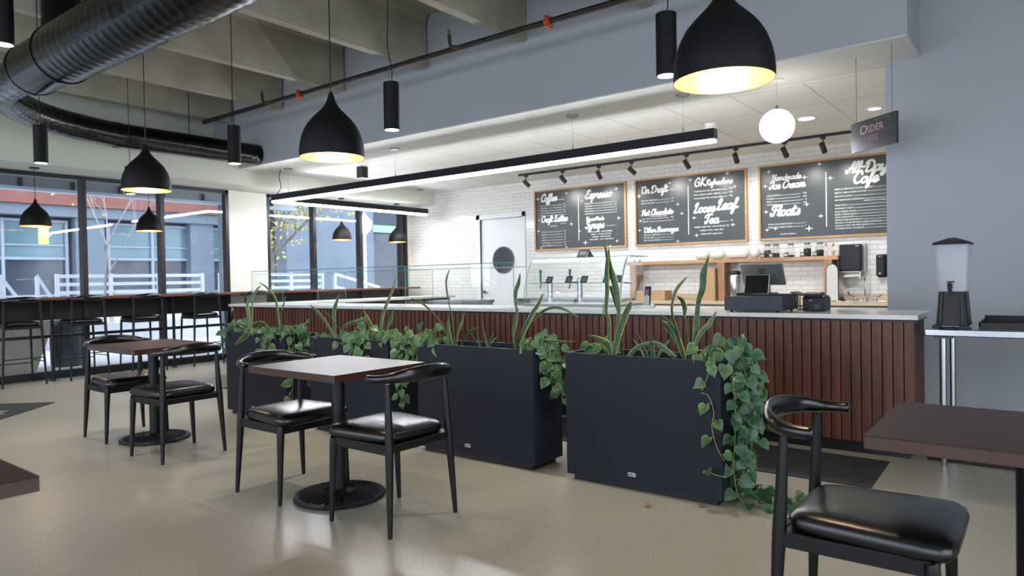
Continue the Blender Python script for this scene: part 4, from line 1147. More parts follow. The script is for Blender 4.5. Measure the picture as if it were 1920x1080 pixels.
menu_board(-5.222, -3.422, 1.688, 2.757, 'framed chalk menu board with draft, hot chocolate and loose leaf tea, middle of the three',
    [('On Draft', .06, .22, .25), ('Hot Chocolate', .06, .545, .30), ('Other Beverages', .08, .80, .33), ('GK', .55, .19, .10), ('Refreshers', .655, .19, .23), ('Loose', .54, .56, .19), ('Leaf', .74, .54, .17), ('Tea', .64, .72, .12)],
    [('SEASONAL LEMONADE', .06, .335, .365, '4/5'), ('NITRO COLD BREW', .06, .375, .365, '4/5'), ('12oz / 16oz', .07, .605, .365, '4.50'), ('KIDS 8oz', .07, .645, .365, '3'),
     ('SEASONAL LEMONADE', .08, .845, .365, '4'), ('ICED OAT MILK', .08, .885, .365, '5'), ('KIDS CHOCOLATE MILK', .08, .925, .365, '3'),
     ('PALMER (BLACK TEA, LEMONADE)', .55, .27, .88, '4.50'), ('BERRY (HIBISCUS, BERRY, LEMON)', .55, .32, .88, '5.50'), ('CITRUS (GREEN TEA, ORANGE, LIME)', .55, .37, .88, '5.50'), ('', .80, .71, .88, '4/5')],
    [('(12oz/16oz)', .335, .205, .024), ('W/ HOUSE WHIPPED CREAM', .22, .575, .022), ('(16oz)', .79, .71, .022), ('GENMAI GREEN TEA - CEYLON BLACK TEA', .70, .775, .028), ('SUMMER CITRUS - EARL GREY', .70, .825, .028), ('HERBAL MINT (caffeine free)', .70, .875, .028)],
    [(.33, .10, .025), (.04, .25, .04), (.405, .42, .03), (.44, .555, .03), (.05, .62, .03), (.04, .76, .03), (.40, .95, .03), (.52, .09, .03), (.84, .05, .035), (.90, .24, .03), (.92, .52, .03), (.55, .63, .035), (.88, .76, .035), (.57, .88, .035)])
menu_board(-3.255, -1.455, 1.688, 2.757, 'framed chalk menu board with ice cream, floats and all-day cafe food, rightmost of the three',
    [('Handmade', .10, .215, .22), ('Ice Cream', .08, .325, .27), ('Floats', .09, .68, .22), ('All-Day', .64, .21, .27), ('Cafe', .68, .345, .17)],
    [('SINGLE SCOOP', .06, .42, .36, '5.50'), ('DOUBLE', .06, .46, .36, '6.50'), ('PINTS', .06, .50, .36, '12'), ('AFFOGATO', .06, .54, .36, '5.50'), ('NITRO COLD BREW FLOAT', .07, .80, .355, '7'), ('SPARKLING SORBET FLOAT', .07, .84, .355, '7'),
     ('BERRY & GRANOLA YOGURT PARFAIT', .56, .41, .965, '9'), ('BISCUIT, JAM & HONEY BUTTER', .56, .455, .965, '7'), ('BISCUITS & GRAVY', .56, .50, .965, '10'), ('EGG BREAKFAST SANDWICH', .56, .545, .965, '10'), ('FRESH FRUIT', .56, .61, .965, '5'), ('AVOCADO TOAST', .56, .65, .965, '12'),
     ('KALE CAESAR SALAD', .56, .69, .965, '9'), ('MIXED GREENS SALAD', .56, .725, .965, '8'), ('SOUP & BAGUETTE', .56, .76, .965, '9'), ('FRENCH HAM SANDWICH', .56, .795, .965, '11'), ('PROSCIUTTO MOZZARELLA BASIL SANDWICH', .56, .83, .965, '14'), ('ARUGULA AND GRUYERE SANDWICH', .56, .865, .965, '9'), ('CHICKEN SALAD CROISSANT', .56, .90, .965, '12')],
    [('(add ham +1)  (sub sausage +1)', .84, .57, .024), ('- ask about allergens -', .22, .93, .026)],
    [(.08, .09, .035), (.345, .21, .04), (.05, .28, .035), (.055, .62, .035), (.36, .56, .035), (.06, .86, .03), (.125, .85, .03), (.375, .87, .05), (.455, .06, .035), (.53, .25, .035), (.46, .72, .035), (.90, .22, .04)])

# order here sign on chains
M_['sign_board'] = mat('sign_board', '4a4a4f', 0.2, 0.3)
t = thing('order_sign', (-1.065, 6.05, 2.18), 'small dark hanging board lettered order here, at the right end of the counter', 'sign')
A = Vector((-1.25, 6.20, 0)); B = Vector((-0.88, 5.90, 0)); d = (B - A).normalized(); nrm = Vector((d.y, -d.x, 0))
mid = (A + B) / 2; L = (B - A).length / 2; UZ = Vector((0, 0, 1))
sb = obj('board', MB().obox(mid + UZ * 2.303, d * L, nrm * 0.011, UZ * 0.120), M_['sign_board'], t, 0.001, smooth=False)
m = MB(); text_into(m, 'O', A + d * 0.10 + nrm * 0.012 + UZ * 2.312, d, UZ, 0.105, bold=.01); text_into(m, 'RDER', A + d * 0.165 + nrm * 0.012 + UZ * 2.318, d, UZ, 0.078, bold=.01)
obj('lettering', m, M_['pink'], sb, smooth=False)
m = MB(); text_into(m, 'HERE', A + d * 0.15 + nrm * 0.012 + UZ * 2.245, d, UZ, 0.066, bold=.01); obj('lettering', m, M_['pink_dim'], sb, smooth=False)
m = MB(); c_ = lambda u, z: A + d * u + nrm * 0.0118 + UZ * z
for (u0_, z0_, u1_, z1_) in ((.24, 2.40, .41, 2.404), (.41, 2.305, .414, 2.404), (.41, 2.301, .455, 2.305)):
    m.add([c_(u0_, z0_), c_(u1_, z0_), c_(u1_, z1_), c_(u0_, z1_)], [(0, 1, 2, 3)])
obj('arrow_outline', m, M_['green_line'], sb, smooth=False)
for q in (A + d * 0.05, B - d * 0.05):
    b = MB(); k = 0; z = 2.424
    while z < ZC - 0.04:
        w = Vector((.004, 0, 0)) if k % 2 else Vector((0, .004, 0))
        b.tube([q + UZ * z - w, q + UZ * (z + .006) - w * 1.0, q + UZ * (z + .016)], .0011, 4, False).tube([q + UZ * z + w, q + UZ * (z + .006) + w, q + UZ * (z + .016)], .0011, 4, False)
        z += .0135; k += 1
    b.tube([q + UZ * (ZC - .05), q + UZ * (ZC - .01)], .003, 6)
    obj('chain', b, M_['brass'], t)

# ---------------------------------------------------------------- back counter and shelf
t = thing('back_counter', (-3, 9.7, 0), 'white back counter with butcher block top under the menu boards', 'counter')
obj('cabinet', MB().box((-4.60, 9.44, 0), (-0.02, 10.05, 0.80)), M_['white'], t, smooth=False)
obj('worktop', MB().box((-5.10, 9.40, 0.80), (-0.02, 10.055, 0.838)).box((-5.10, 10.03, 0.838), (-0.02, 10.055, 0.93)), M_['butcher'], t, 0.002, smooth=False)
obj('drawer_gap', MB().box((-4.6, 9.435, 0.775), (-0.02, 9.44, 0.80)), M_['dark_grey'], t, smooth=False)
t = thing('steel_counter', (-6.1, 9.7, 0), 'stainless under-counter units on the back wall left of the butcher block', 'counter')
obj('cabinet', MB().box((-7.2, 9.46, 0), (-5.13, 10.04, 0.84)), M_['silver'], t, smooth=False)
obj('steel_top', MB().box((-7.22, 9.42, 0.84), (-5.12, 10.05, 0.875)), M_['steel'], t, 0.002, smooth=False)

t = thing('wall_shelf', (-3.7, 9.85, 0.84), 'long wooden back-bar shelf on wooden posts against the tile', 'shelf')
obj('shelf_board', MB().box((-5.26, 9.78, 1.385), (-2.16, 10.05, 1.437)), M_['shelf_wood'], t, 0.003, smooth=False)
for x in (-5.20, -3.78, -2.335):
    obj('post', MB().box((x, 9.78, 0.84), (x + 0.10, 9.88, 1.385)).box((x, 9.93, 0.84), (x + 0.10, 10.028, 1.385)), M_['post_wood'], t, 0.002, smooth=False)
    obj('side_panel', MB().box((x + .02, 9.88, 0.84), (x + .08, 9.93, 1.385)), M_['post_wood'], t, smooth=False)

def bowl_sleeve(x0, x1, label):
    t = thing('lid_stack', ((x0 + x1) / 2, 9.91, 1.437), label, 'stack of lids', 'stacks of clear dome lids on the shelf')
    n = max(6, int((x1 - x0) / .012)); b = MB(); pr = []
    for k in range(n + 1):
        u = k / n; env = min(1, (min(u, 1 - u) * (x1 - x0) / .045 + .02)) ** .5
        pr.append((.073 * env * (1 if k % 2 else .955), u * (x1 - x0)))
    b.lathe((x0, 9.91, 1.512), pr, 24, 'x')
    obj('lids', b, M_['lid_plastic'], t)
    return t
for i, (a, b_) in enumerate(((-4.17, -3.95), (-3.93, -3.72), (-3.70, -3.36), (-3.34, -3.20))):
    bowl_sleeve(a, b_, 'row of clear plastic dome lids lying on the shelf, ' + ('leftmost row', 'second row from the left', 'third and longest row', 'short row beside the jars')[i])
def jar(x, fill, m, tag_w, label):
    y = 9.90; z = 1.437; t = thing('glass_jar', (x, y, z), label, 'jar', 'lidded glass jars on the shelf')
    obj('glass', MB().lathe((x, y, z), [(0.045, 0), (0.05, .01), (0.05, .13), (0.04, .155), (0.036, .165)], 24), M_['jar_glass'], t)
    obj('contents', MB().lathe((x, y, z + .004), [(0.046, 0), (0.047, .008), (0.047, fill), (0.02, fill + .008), (.001, fill + .009)], 20), m, t)
    obj('lid', MB().lathe((x, y, z + .165), [(0.038, 0), (0.04, .003), (0.04, .022), (.036, .027)], 24), M_['silver'], t)
    lb = obj('label_card', MB().obox((x - .045, y - .07, z + .032), (.032, 0, 0), (0, .002, .001), (0, .008, .031)), M_['tag'], t, smooth=False)
    mk = MB()
    for r_ in range(2): mk.box((x - .068, y - .0755 + r_ * .004, z + .022 + r_ * .018), (x - .026 - r_ * .01, y - .0745 + r_ * .004, z + .030 + r_ * .018))
    obj('writing', mk, M_['chalk'], lb, smooth=False)
jar(-3.10, .10, M_['coffee'], 0, 'tall glass jar of brown beans on the shelf, leftmost jar next to the lids')
jar(-2.985, .055, M_['coffee'], 0, 'glass jar one third full on the shelf, second jar from the left')
jar(-2.785, .02, M_['coffee_dark'], 0, 'nearly empty glass jar with a dark label, in the middle of the shelf jars')
jar(-2.57, .105, M_['coffee_dark'], 0, 'glass jar nearly full of dark beans, fourth along the shelf')
jar(-2.41, .08, M_['coffee_dark'], 0, 'glass jar half full of dark beans, last jar before the spoon pot')
t = thing('spoon_pot', (-2.27, 9.88, 1.437), 'small white ribbed pot with wooden spoons at the shelf end', 'pot')
obj('pot', MB().lathe((-2.27, 9.88, 1.437), [(0.035, 0), (0.042, .01), (0.05, .06), (0.058, .075), (0.052, .075), (0.04, .06)], 20), M_['white_gloss'], t)
for dx, r_, h_ in ((-.03, -.03, .16), (.01, .02, .15), (-.015, -.045, .165)):
    s1 = obj('spoon', MB().cyl((-2.27, 9.88, 1.47), (-2.27 + dx + r_, 9.88, 1.437 + h_), .004, n=8).sphere((-2.27 + dx + r_, 9.88, 1.437 + h_), .016, 10, 8, 1.6), M_['oak'], t)

t = thing('paper_towel_dispenser', (-2.02, 10.0, 1.2), 'black wall-mounted paper towel dispenser right of the shelf', 'dispenser')
obj('cover', MB().box((-2.165, 9.86, 1.235), (-1.905, 10.02, 1.58)), M_['plastic_black'], t, 0.012)
obj('back_plate', MB().box((-2.165, 10.0, 1.205), (-1.87, 10.055, 1.60)).box((-2.15, 9.88, 1.212), (-1.92, 10.05, 1.235)), M_['grey_plastic'], t, 0.004)
obj('towel', MB().obox((-2.03, 9.92, 1.185), (.09, 0, .004), (0, .002, 0), (0, .01, .028)), M_['white'], t, smooth=False)
obj('badge', MB().box((-1.965, 9.856, 1.553), (-1.925, 9.86, 1.562)), M_['label_white'], t, smooth=False)
t = thing('soap_dispenser', (-1.68, 10.0, 1.14), 'black wall-mounted soap dispenser above the hand sink', 'dispenser')
obj('cover', MB().box((-1.745, 9.95, 1.16), (-1.645, 10.03, 1.435)), M_['plastic_black'], t, 0.014)
obj('back_plate', MB().box((-1.735, 10.01, 1.145), (-1.62, 10.055, 1.44)), M_['plastic_black'], t, 0.006)
mk = MB().box((-1.715, 9.946, 1.412), (-1.685, 9.95, 1.42)).box((-1.71, 9.946, 1.192), (-1.69, 9.95, 1.208)).box((-1.715, 9.946, 1.184), (-1.685, 9.95, 1.188))
obj('badge', mk, M_['label_white'], t, smooth=False)
o = obj('wall_hook', MB().box((-1.59, 10.03, 1.43), (-1.575, 10.055, 1.56)).box((-1.605, 10.01, 1.43), (-1.575, 10.055, 1.44)), M_['frame_dark'], None, smooth=False)
tag(o, 'small dark wall bracket on the tile right of the soap dispenser', 'bracket')

t = thing('hand_sink', (-1.86, 9.75, 0.838), 'white drop-in hand sink in the butcher block at the right', 'sink')
b = MB(); b.lathe((-1.86, 9.70, 0.838), [(0.30, 0), (0.31, .006), (0.29, .012), (0.26, .010), (0.24, -.03), (0.2, -.1), (0.02, -.12)], 36)
obj('basin', b, M_['white_gloss'], t)
f = thing('sink_faucet', (-1.87, 9.88, 0.848), 'chrome gooseneck faucet with wing handles at the hand sink', 'faucet')
fx, fy = -1.862, 9.90
obj('spout', MB().tube(spline([(fx, fy, .845), (fx, fy, 1.0), (fx, fy, 1.13), (fx - .005, fy - .02, 1.20), (fx - .02, fy - .065, 1.235), (fx - .035, fy - .11, 1.205), (fx - .038, fy - .12, 1.13)], 5), 0.0125, 14), M_['chrome'], f)
obj('base', MB().lathe((fx, fy, .842), [(0.032, 0), (0.03, .012), (0.02, .025), (.018, .06)], 20), M_['chrome'], f)
for s_ in (-1, 1):
    hx = fx + s_ * .115
    obj('handle', MB().lathe((hx, fy, .842), [(0.026, 0), (0.024, .01), (0.012, .03), (.014, .06)], 16).tube(spline([(hx, fy, .89), (hx + s_ * .03, fy, .90), (hx + s_ * .07, fy, .92), (hx + s_ * .09, fy, .965)], 4), lerp_list([.006, .007, .011, .008], 4), 8), M_['chrome'], f)

t = thing('sign_paddle', (-2.2, 9.80, 0.838), 'grey oval-topped board with black rim leaning on the back counter', 'board')
def arch(w, z0, z1, y, x=-2.225, n=14):
    return [(x - w, y, z0), (x + w, y, z0)] + [(x + w * math.cos(PI * k / n), y + .0, z1 - w + w * 1.3 * math.sin(PI * k / n)) for k in range(n + 1)]
obj('rim', MB().prism(arch(.075, .84, 1.31, 9.745), (0, .012, 0)), M_['plastic_black'], t)
obj('face', MB().prism(arch(.068, .848, 1.303, 9.742), (0, .004, 0)), M_['grey_plastic'], t)
obj('foot', MB().prism([(-2.14, 9.74, .84), (-2.07, 9.74, .84), (-2.10, 9.74, .90), (-2.14, 9.74, .90)], (0, .04, 0)), M_['plastic_black'], t)

o_ = [(-5.05, -4.80, .838, .985, 'long kraft cardboard box on the butcher block behind the cordless phone'), (-4.06, -3.80, .838, .95, 'kraft box at the bottom of the stack left of the shelf post'),
      (-4.03, -3.80, .95, 1.19, 'kraft box in the middle of the stack left of the shelf post'), (-3.99, -3.80, 1.19, 1.31, 'small kraft box on top of the stack left of the shelf post')]
for i, (a, b_, z0, z1, lab) in enumerate(o_):
    if i == 0: a, b_ = -5.08, -4.60
    o = obj('cardboard_box', MB().box((a, 9.76 if i == 0 else 9.72, z0), (b_, 10.0, z1)), M_['card'], None, 0.002, smooth=False)
    tag(o, lab, 'box', 'cardboard boxes on the back counter')
t = thing('coffee_urn', (-3.52, 9.78, 0.838), 'tall steel airpot with black top behind the register screen', 'urn')
obj('body', MB().lathe((-3.52, 9.78, .838), [(0.075, 0), (0.08, .01), (0.08, .36), (.07, .38)], 28), M_['steel'], t)
obj('lid', MB().lathe((-3.52, 9.78, 1.216), [(0.08, 0), (0.085, .015), (.07, .045), (.03, .055)], 28).box((-3.66, 9.765, 1.225), (-3.56, 9.795, 1.25)), M_['plastic_black'], t)

# ---------------------------------------------------------------- glass guard, display case
t = thing('glass_guard', (-6.2, 5.3, 0.934), 'clear glass guard with green edges standing on the left half of the counter', 'glass guard')
gx = (-8.47, -7.03, -5.50, -4.02)
def pane(name, a, b_, parent):
    p = obj(name, MB().box(a, b_), M_['guard_glass'], parent, smooth=False); return p
def edge_line(mb, p, q, w=.0045):
    return mb.cyl(p, q, w, n=6)
for k in range(3):
    p = pane('glass_panel', (gx[k] + .004, 5.236, .938), (gx[k + 1] - .004, 5.246, 1.368), t)
    e = MB(); edge_line(e, (gx[k] + .004, 5.241, 1.369), (gx[k + 1] - .004, 5.241, 1.369)); edge_line(e, (gx[k + 1] - .004, 5.241, .938), (gx[k + 1] - .004, 5.241, 1.368), .0035)
    if k == 0: edge_line(e, (gx[k] + .004, 5.241, .938), (gx[k] + .004, 5.241, 1.368), .0035)
    obj('polished_edge', e, M_['glass_edge'], p)
for (x, y1) in ((-8.47, 5.72), (-5.50, 5.66), (-7.03, 5.66)):
    p = pane('glass_divider', (x - .004, 5.25, .938), (x + .004, y1, 1.33), t)
    e = MB(); edge_line(e, (x, 5.25, 1.33), (x, y1, 1.33), .003); edge_line(e, (x, y1, .938), (x, y1, 1.33), .003); obj('polished_edge', e, M_['glass_edge'], p)
p = pane('glass_shelf', (-8.46, 5.27, 1.325), (-4.10, 5.60, 1.332), t)
e = MB(); edge_line(e, (-8.46, 5.60, 1.329), (-4.10, 5.60, 1.329), .003); obj('polished_edge', e, M_['glass_edge'], p)

t = thing('display_case', (-3.45, 5.5, 0.934), 'curved glass pastry case with a lit top edge, empty, on the counter', 'display case')
cx0, cx1 = -3.93, -2.90
obj('base_deck', MB().box((cx0 - .10, 5.20, .934), (cx1 + .03, 5.72, .952)), M_['white_gloss'], t, 0.003, smooth=False)
obj('base_deck', MB().box((cx0 - .03, 5.27, .952), (cx1 - .02, 5.72, .975)), M_['silver'], t, 0.003, smooth=False)
prof = spline([(5.27, .975, 0), (5.285, 1.10, 0), (5.33, 1.24, 0), (5.40, 1.37, 0), (5.43, 1.392, 0)], 5)
def front(x0, x1, th):
    vs = []; fs = []
    for p in prof: vs += [(x0, p.x, p.y), (x1, p.x, p.y)]
    n = len(prof)
    for i in range(n - 1): fs.append((2 * i, 2 * i + 1, 2 * i + 3, 2 * i + 2))
    vs2 = [(v[0], v[1] + th, v[2]) for v in vs]
    return vs, vs2, fs
vs, vs2, fs = front(cx0, cx1, .006)
m = MB(); m.add(vs, fs); m.add(vs2, [f[::-1] for f in fs]); obj('curved_glass', m, M_['guard_glass'], t, angle=60)
obj('top_glass', MB().box((cx0, 5.43, 1.392), (cx1 + .03, 5.74, 1.40)), M_['guard_glass'], t, smooth=False)
obj('back_glass', MB().box((cx0 + .6, 5.715, .98), (cx1, 5.721, 1.39)), M_['guard_glass'], t, smooth=False)
obj('light_bar', MB().box((cx0, 5.425, 1.366), (cx1, 5.455, 1.391)), M_['case_light'], t, smooth=False)
obj('glass_shelf', MB().box((cx0 + .01, 5.34, 1.160), (cx1 - .01, 5.70, 1.167)), M_['guard_glass'], t, smooth=False)
e = MB(); edge_line(e, (cx0, 5.34, 1.164), (cx1, 5.34, 1.164), .003); edge_line(e, (cx0, 5.43, 1.396), (cx1 + .03, 5.43, 1.396), .004); edge_line(e, (cx1 + .03, 5.43, 1.396), (cx1 + .03, 5.74, 1.396), .004); edge_line(e, (cx0, 5.74, 1.396), (cx1 + .03, 5.74, 1.396), .003)
e.tube([(cx0, p.x, p.y) for p in prof], .003, 6)
obj('polished_edge', e, M_['glass_edge'], t)
obj('side_frame', MB().tube([(cx1, p.x, p.y) for p in prof], .0075, 8), M_['grey_plastic'], t)
m = MB(); 
sd = [(cx0, p.x, p.y) for p in prof] + [(cx0, 5.72, 1.392), (cx0, 5.72, .975)]; m.add(sd, [tuple(range(len(sd)))])
obj('side_glass', m, M_['guard_glass'], t, smooth=False)
m = MB(); sd = [(cx1, y_, z_) for (_, y_, z_) in sd]; m.add(sd, [tuple(range(len(sd)))]); obj('side_glass', m, M_['guard_glass'], t, smooth=False)
for y_ in (5.52, 5.62): obj('hinge_knob', MB().cyl((cx1 + .015, y_, 1.39), (cx1 + .015, y_, 1.365), .006).sphere((cx1 + .015, y_, 1.355), .012, 12, 8), M_['chrome'], t)
b = MB().cyl((cx1 - .03, 5.40, 1.163), (cx1 + .05, 5.40, 1.163), .009)
obj('shelf_fitting', b, M_['chrome'], t)
for i, x in enumerate((-3.72, -3.50, -3.335, -3.10, -2.985)):
    t2 = thing('price_card', (x, 5.40, 1.167), 'small dark price card on the glass shelf of the pastry case, ' + ('leftmost', 'second from the left', 'middle one', 'fourth from the left', 'rightmost')[i], 'card', 'dark price cards in the pastry case')
    obj('card', MB().obox((x, 5.40, 1.197), (.034, 0, 0), (0, .002, .0), (.007, .008, .030)), M_['tag'], t2, smooth=False)
    mk = MB()
    for r_ in range(3): mk.obox((x + (.004 * r_), 5.3955 + .004 * (r_ - 1), 1.185 + r_ * .012), (.024 - .006 * (r_ % 2), 0, 0), (0, .0004, 0), (0, 0, .002))
    obj('writing', mk, M_['label_white'], t2, smooth=False)
t = thing('tent_card', (-3.42, 5.6, 1.40), 'small folded grey notice standing on top of the pastry case', 'card')
obj('front_leaf', MB().obox((-3.44, 5.55, 1.437), (.052, 0, 0), (0, .001, 0), (.008, .015, .037)), M_['dark_grey'], t, smooth=False)
obj('back_leaf', MB().prism([(-3.385, 5.535, 1.40), (-3.345, 5.60, 1.40), (-3.377, 5.565, 1.474)], (-.002, 0, 0)), M_['tag'], t, smooth=False)
mk = MB()
for r_ in range(3): mk.obox((-3.44 + .003 * r_, 5.5445 + .0035 * r_, 1.425 + r_ * .014), (.036, 0, 0), (0, .0004, 0), (0, 0, .0022))
obj('writing', mk, M_['chalk'], t, smooth=False)
for i, x in enumerate((-4.16, -3.79)):
    t = thing('beer_tap_tower', (x, 6.0, 0.0), ('slim steel drink tap column behind the pastry case, left one', 'slim steel drink tap column behind the pastry case, right one')[i], 'tap', 'steel tap columns')
    y = 6.05
    obj('column', MB().cyl((x, y, .89), (x, y, 1.20), .027, n=20).sphere((x, y, 1.20), .027, 16, 8), M_['steel'], t)
    obj('faucet', MB().tube(spline([(x, y, 1.165), (x - .05, y - .02, 1.165), (x - .09, y - .03, 1.16), (x - .105, y - .035, 1.10)], 4), .008, 8), M_['chrome'], t)
    obj('tap_handle', MB().cyl((x - .1, y - .03, 1.165), (x - .1, y - .03, 1.30), .009, .014, n=12), M_['green_line'], t)
t = thing('tap_station', (-4.3, 6.2, 0), 'low stainless drink station behind the service counter', 'counter unit')
obj('cabinet', MB().box((-4.75, 5.92, 0), (-3.35, 6.5, .86)), M_['silver'], t, smooth=False)
obj('drip_deck', MB().box((-4.78, 5.90, .86), (-3.33, 6.52, .89)), M_['steel'], t, 0.002, smooth=False)
t = thing('steel_unit', (-7.4, 8.2, 0), 'grey steel unit behind the glass guard at the left', 'counter unit')
obj('cabinet', MB().box((-7.75, 7.9, 0), (-6.95, 8.5, .84)), M_['silver'], t, smooth=False)
obj('top_deck', MB().box((-7.77, 7.88, .84), (-6.93, 8.52, .885)), M_['dark_grey'], t, 0.003, smooth=False)

# ---------------------------------------------------------------- on the counter
t = thing('cordless_phone', (-2.775, 5.53, .934), 'black and silver cordless phone in a white cradle on the counter', 'phone')
obj('cradle', MB().loft([[(-2.825, 5.48, .934), (-2.725, 5.48, .934), (-2.725, 5.59, .934), (-2.825, 5.59, .934)], [(-2.82, 5.485, .955), (-2.73, 5.485, .955), (-2.735, 5.58, .97), (-2.815, 5.58, .97)]]), M_['white_gloss'], t, 0.004)
def lean(x0, x1, z0, z1, y0, k, th): 
    return MB().add([(x0, y0 + k * z0, z0 + .94), (x1, y0 + k * z0, z0 + .94), (x1, y0 + th + k * z0, z0 + .94), (x0, y0 + th + k * z0, z0 + .94),
                     (x0, y0 + k * z1, z1 + .94), (x1, y0 + k * z1, z1 + .94), (x1, y0 + th + k * z1, z1 + .94), (x0, y0 + th + k * z1, z1 + .94)], [])
def slab(x0, x1, z0, z1, y0, k, th, zo=.94):
    m = MB(); ym = (y0 + k * (z0 + z1) / 2)
    return m.obox(((x0 + x1) / 2, ym, zo + (z0 + z1) / 2), ((x1 - x0) / 2, 0, 0), (0, th / 2, 0), (0, k * (z1 - z0) / 2, (z1 - z0) / 2))
obj('handset', slab(-2.803, -2.750, .01, .185, 5.535, .12, .026), M_['plastic_black'], t, 0.006)
k_ = obj('keypad', slab(-2.799, -2.754, .02, .105, 5.521, .12, .004), M_['grey_plastic'], t, 0.001)
obj('display', slab(-2.795, -2.758, .118, .162, 5.5215, .12, .004), M_['dark_grey'], t, 0.001)
obj('call_button', MB().sphere((-2.7765, 5.53, 1.052), .009, 10, 6), M_['chrome'], t)

t = thing('cash_drawer', (-1.69, 5.35, .934), 'dark navy metal cash drawer on the counter', 'cash drawer')
obj('case', MB().box((-1.945, 5.16, .945), (-1.515, 5.58, 1.052)), M_['plastic_navy'], t, 0.004, smooth=False)
obj('foot', MB().cyl((-1.90, 5.20, .934), (-1.90, 5.20, .946), .012, n=12), M_['plastic_black'], t)
obj('foot', MB().cyl((-1.56, 5.20, .934), (-1.56, 5.20, .946), .012, n=12), M_['plastic_black'], t)
obj('foot', MB().cyl((-1.90, 5.54, .934), (-1.90, 5.54, .946), .012, n=12), M_['plastic_black'], t)
obj('foot', MB().cyl((-1.56, 5.54, .934), (-1.56, 5.54, .946), .012, n=12), M_['plastic_black'], t)
o = obj('card_tray', MB().box((-1.90, 5.30, 1.053), (-1.44, 5.50, 1.064)).obox((-1.46, 5.40, 1.066), (.04, 0, -.012), (0, .1, 0), (0, 0, .004)).box((-1.90, 5.3, 1.064), (-1.78, 5.42, 1.075)), M_['plastic_black'], None, 0.002)
tag(o, 'flat black tray lying on the cash drawer under the screens', 'tray')
t = thing('register_screen', (-1.72, 5.46, 1.064), 'large grey point-of-sale display seen from behind, on the cash drawer', 'screen')
zc_ = 1.225
m = MB(); 
pts = [(-1.915, 5.43, 1.297), (-1.605, 5.43, 1.300), (-1.565, 5.38, 1.138), (-1.868, 5.38, 1.138)]
# tilted slab: leans away towards the clerk
X0, X1 = -1.915, -1.59
scr = MB().obox(((X0 + X1) / 2 + .01, 5.44, 1.215), ((X1 - X0) / 2, 0.0, 0.0), (0, .010, .004), (0, -.045, .083))
obj('housing', scr, M_['silver'], t, 0.006)
bx = MB().obox(((X0 + X1) / 2 + .012, 5.4395, 1.238), (.021, 0, 0), (0, .0006, 0), (0, -.0105, .019)); 
for v_ in range(len(bx.v)): bx.v[v_] = (bx.v[v_][0], bx.v[v_][1] - .0245, bx.v[v_][2] - .002)
lg = obj('logo_mark', bx, M_['tag'], t, smooth=False)
m2 = MB().obox(((X0 + X1) / 2 + .012, 5.4140, 1.2355), (.013, 0, 0), (0, .0006, 0), (0, -.0065, .012)); obj('logo_mark', m2, M_['silver'], lg, smooth=False)
m3 = MB().obox(((X0 + X1) / 2 + .012, 5.4128, 1.235), (.006, 0, 0), (0, .0006, 0), (0, -.003, .0055)); obj('logo_mark', m3, M_['tag'], lg, smooth=False)
obj('stand', MB().obox((-1.74, 5.48, 1.12), (.04, 0, 0), (0, .012, 0), (0, -.01, .055)).box((-1.83, 5.40, 1.064), (-1.65, 5.52, 1.075)), M_['silver'], t, 0.004)
t = thing('customer_tablet', (-1.755, 5.36, 1.064), 'small black customer-facing tablet below the register screen', 'tablet')
obj('housing', MB().obox((-1.757, 5.345, 1.137), (.093, 0, 0), (0, .006, -.001), (.002, .014, .073)), M_['grey_plastic'], t, 0.006)
obj('display', MB().obox((-1.757, 5.3375, 1.138), (.088, 0, 0), (0, .001, 0), (.0019, .0133, .069)), M_['screen'], t, 0.001)
t = thing('receipt_printer', (-1.37, 5.5, .934), 'black receipt printer on the counter right of the cash drawer', 'printer')
obj('case', MB().prism([(-1.445, 5.42, .936), (-1.445, 5.42, 1.035), (-1.445, 5.47, 1.05), (-1.445, 5.56, 1.05), (-1.445, 5.62, 1.03), (-1.445, 5.62, .936)], (.15, 0, 0)), M_['plastic_black'], t, 0.005)
obj('lid', MB().prism([(-1.435, 5.43, 1.036), (-1.435, 5.43, 1.06), (-1.435, 5.47, 1.075), (-1.435, 5.55, 1.072), (-1.435, 5.58, 1.045)], (.115, 0, 0)), M_['plastic_black'], t, 0.005)
obj('port', MB().box((-1.36, 5.418, .955), (-1.325, 5.421, .985)), M_['screen'], t, smooth=False)
obj('badge', MB().box((-1.40, 5.418, 1.012), (-1.375, 5.421, 1.016)), M_['grey_plastic'], t, smooth=False)
o = obj('power_cable', MB().tube(spline([(-1.515, 5.5, 1.0), (-1.50, 5.46, .95), (-1.475, 5.43, .942), (-1.46, 5.41, .955), (-1.43, 5.405, .95), (-1.40, 5.416, .965)], 5), .004, 8).tube(spline([(-1.50, 5.56, 1.04), (-1.485, 5.5, .99), (-1.47, 5.45, .945), (-1.44, 5.40, .945), (-1.42, 5.41, .95)], 5), .0035, 8), M_['plastic_black'], None)
tag(o, 'black cables between the cash drawer and the receipt printer', 'cable')

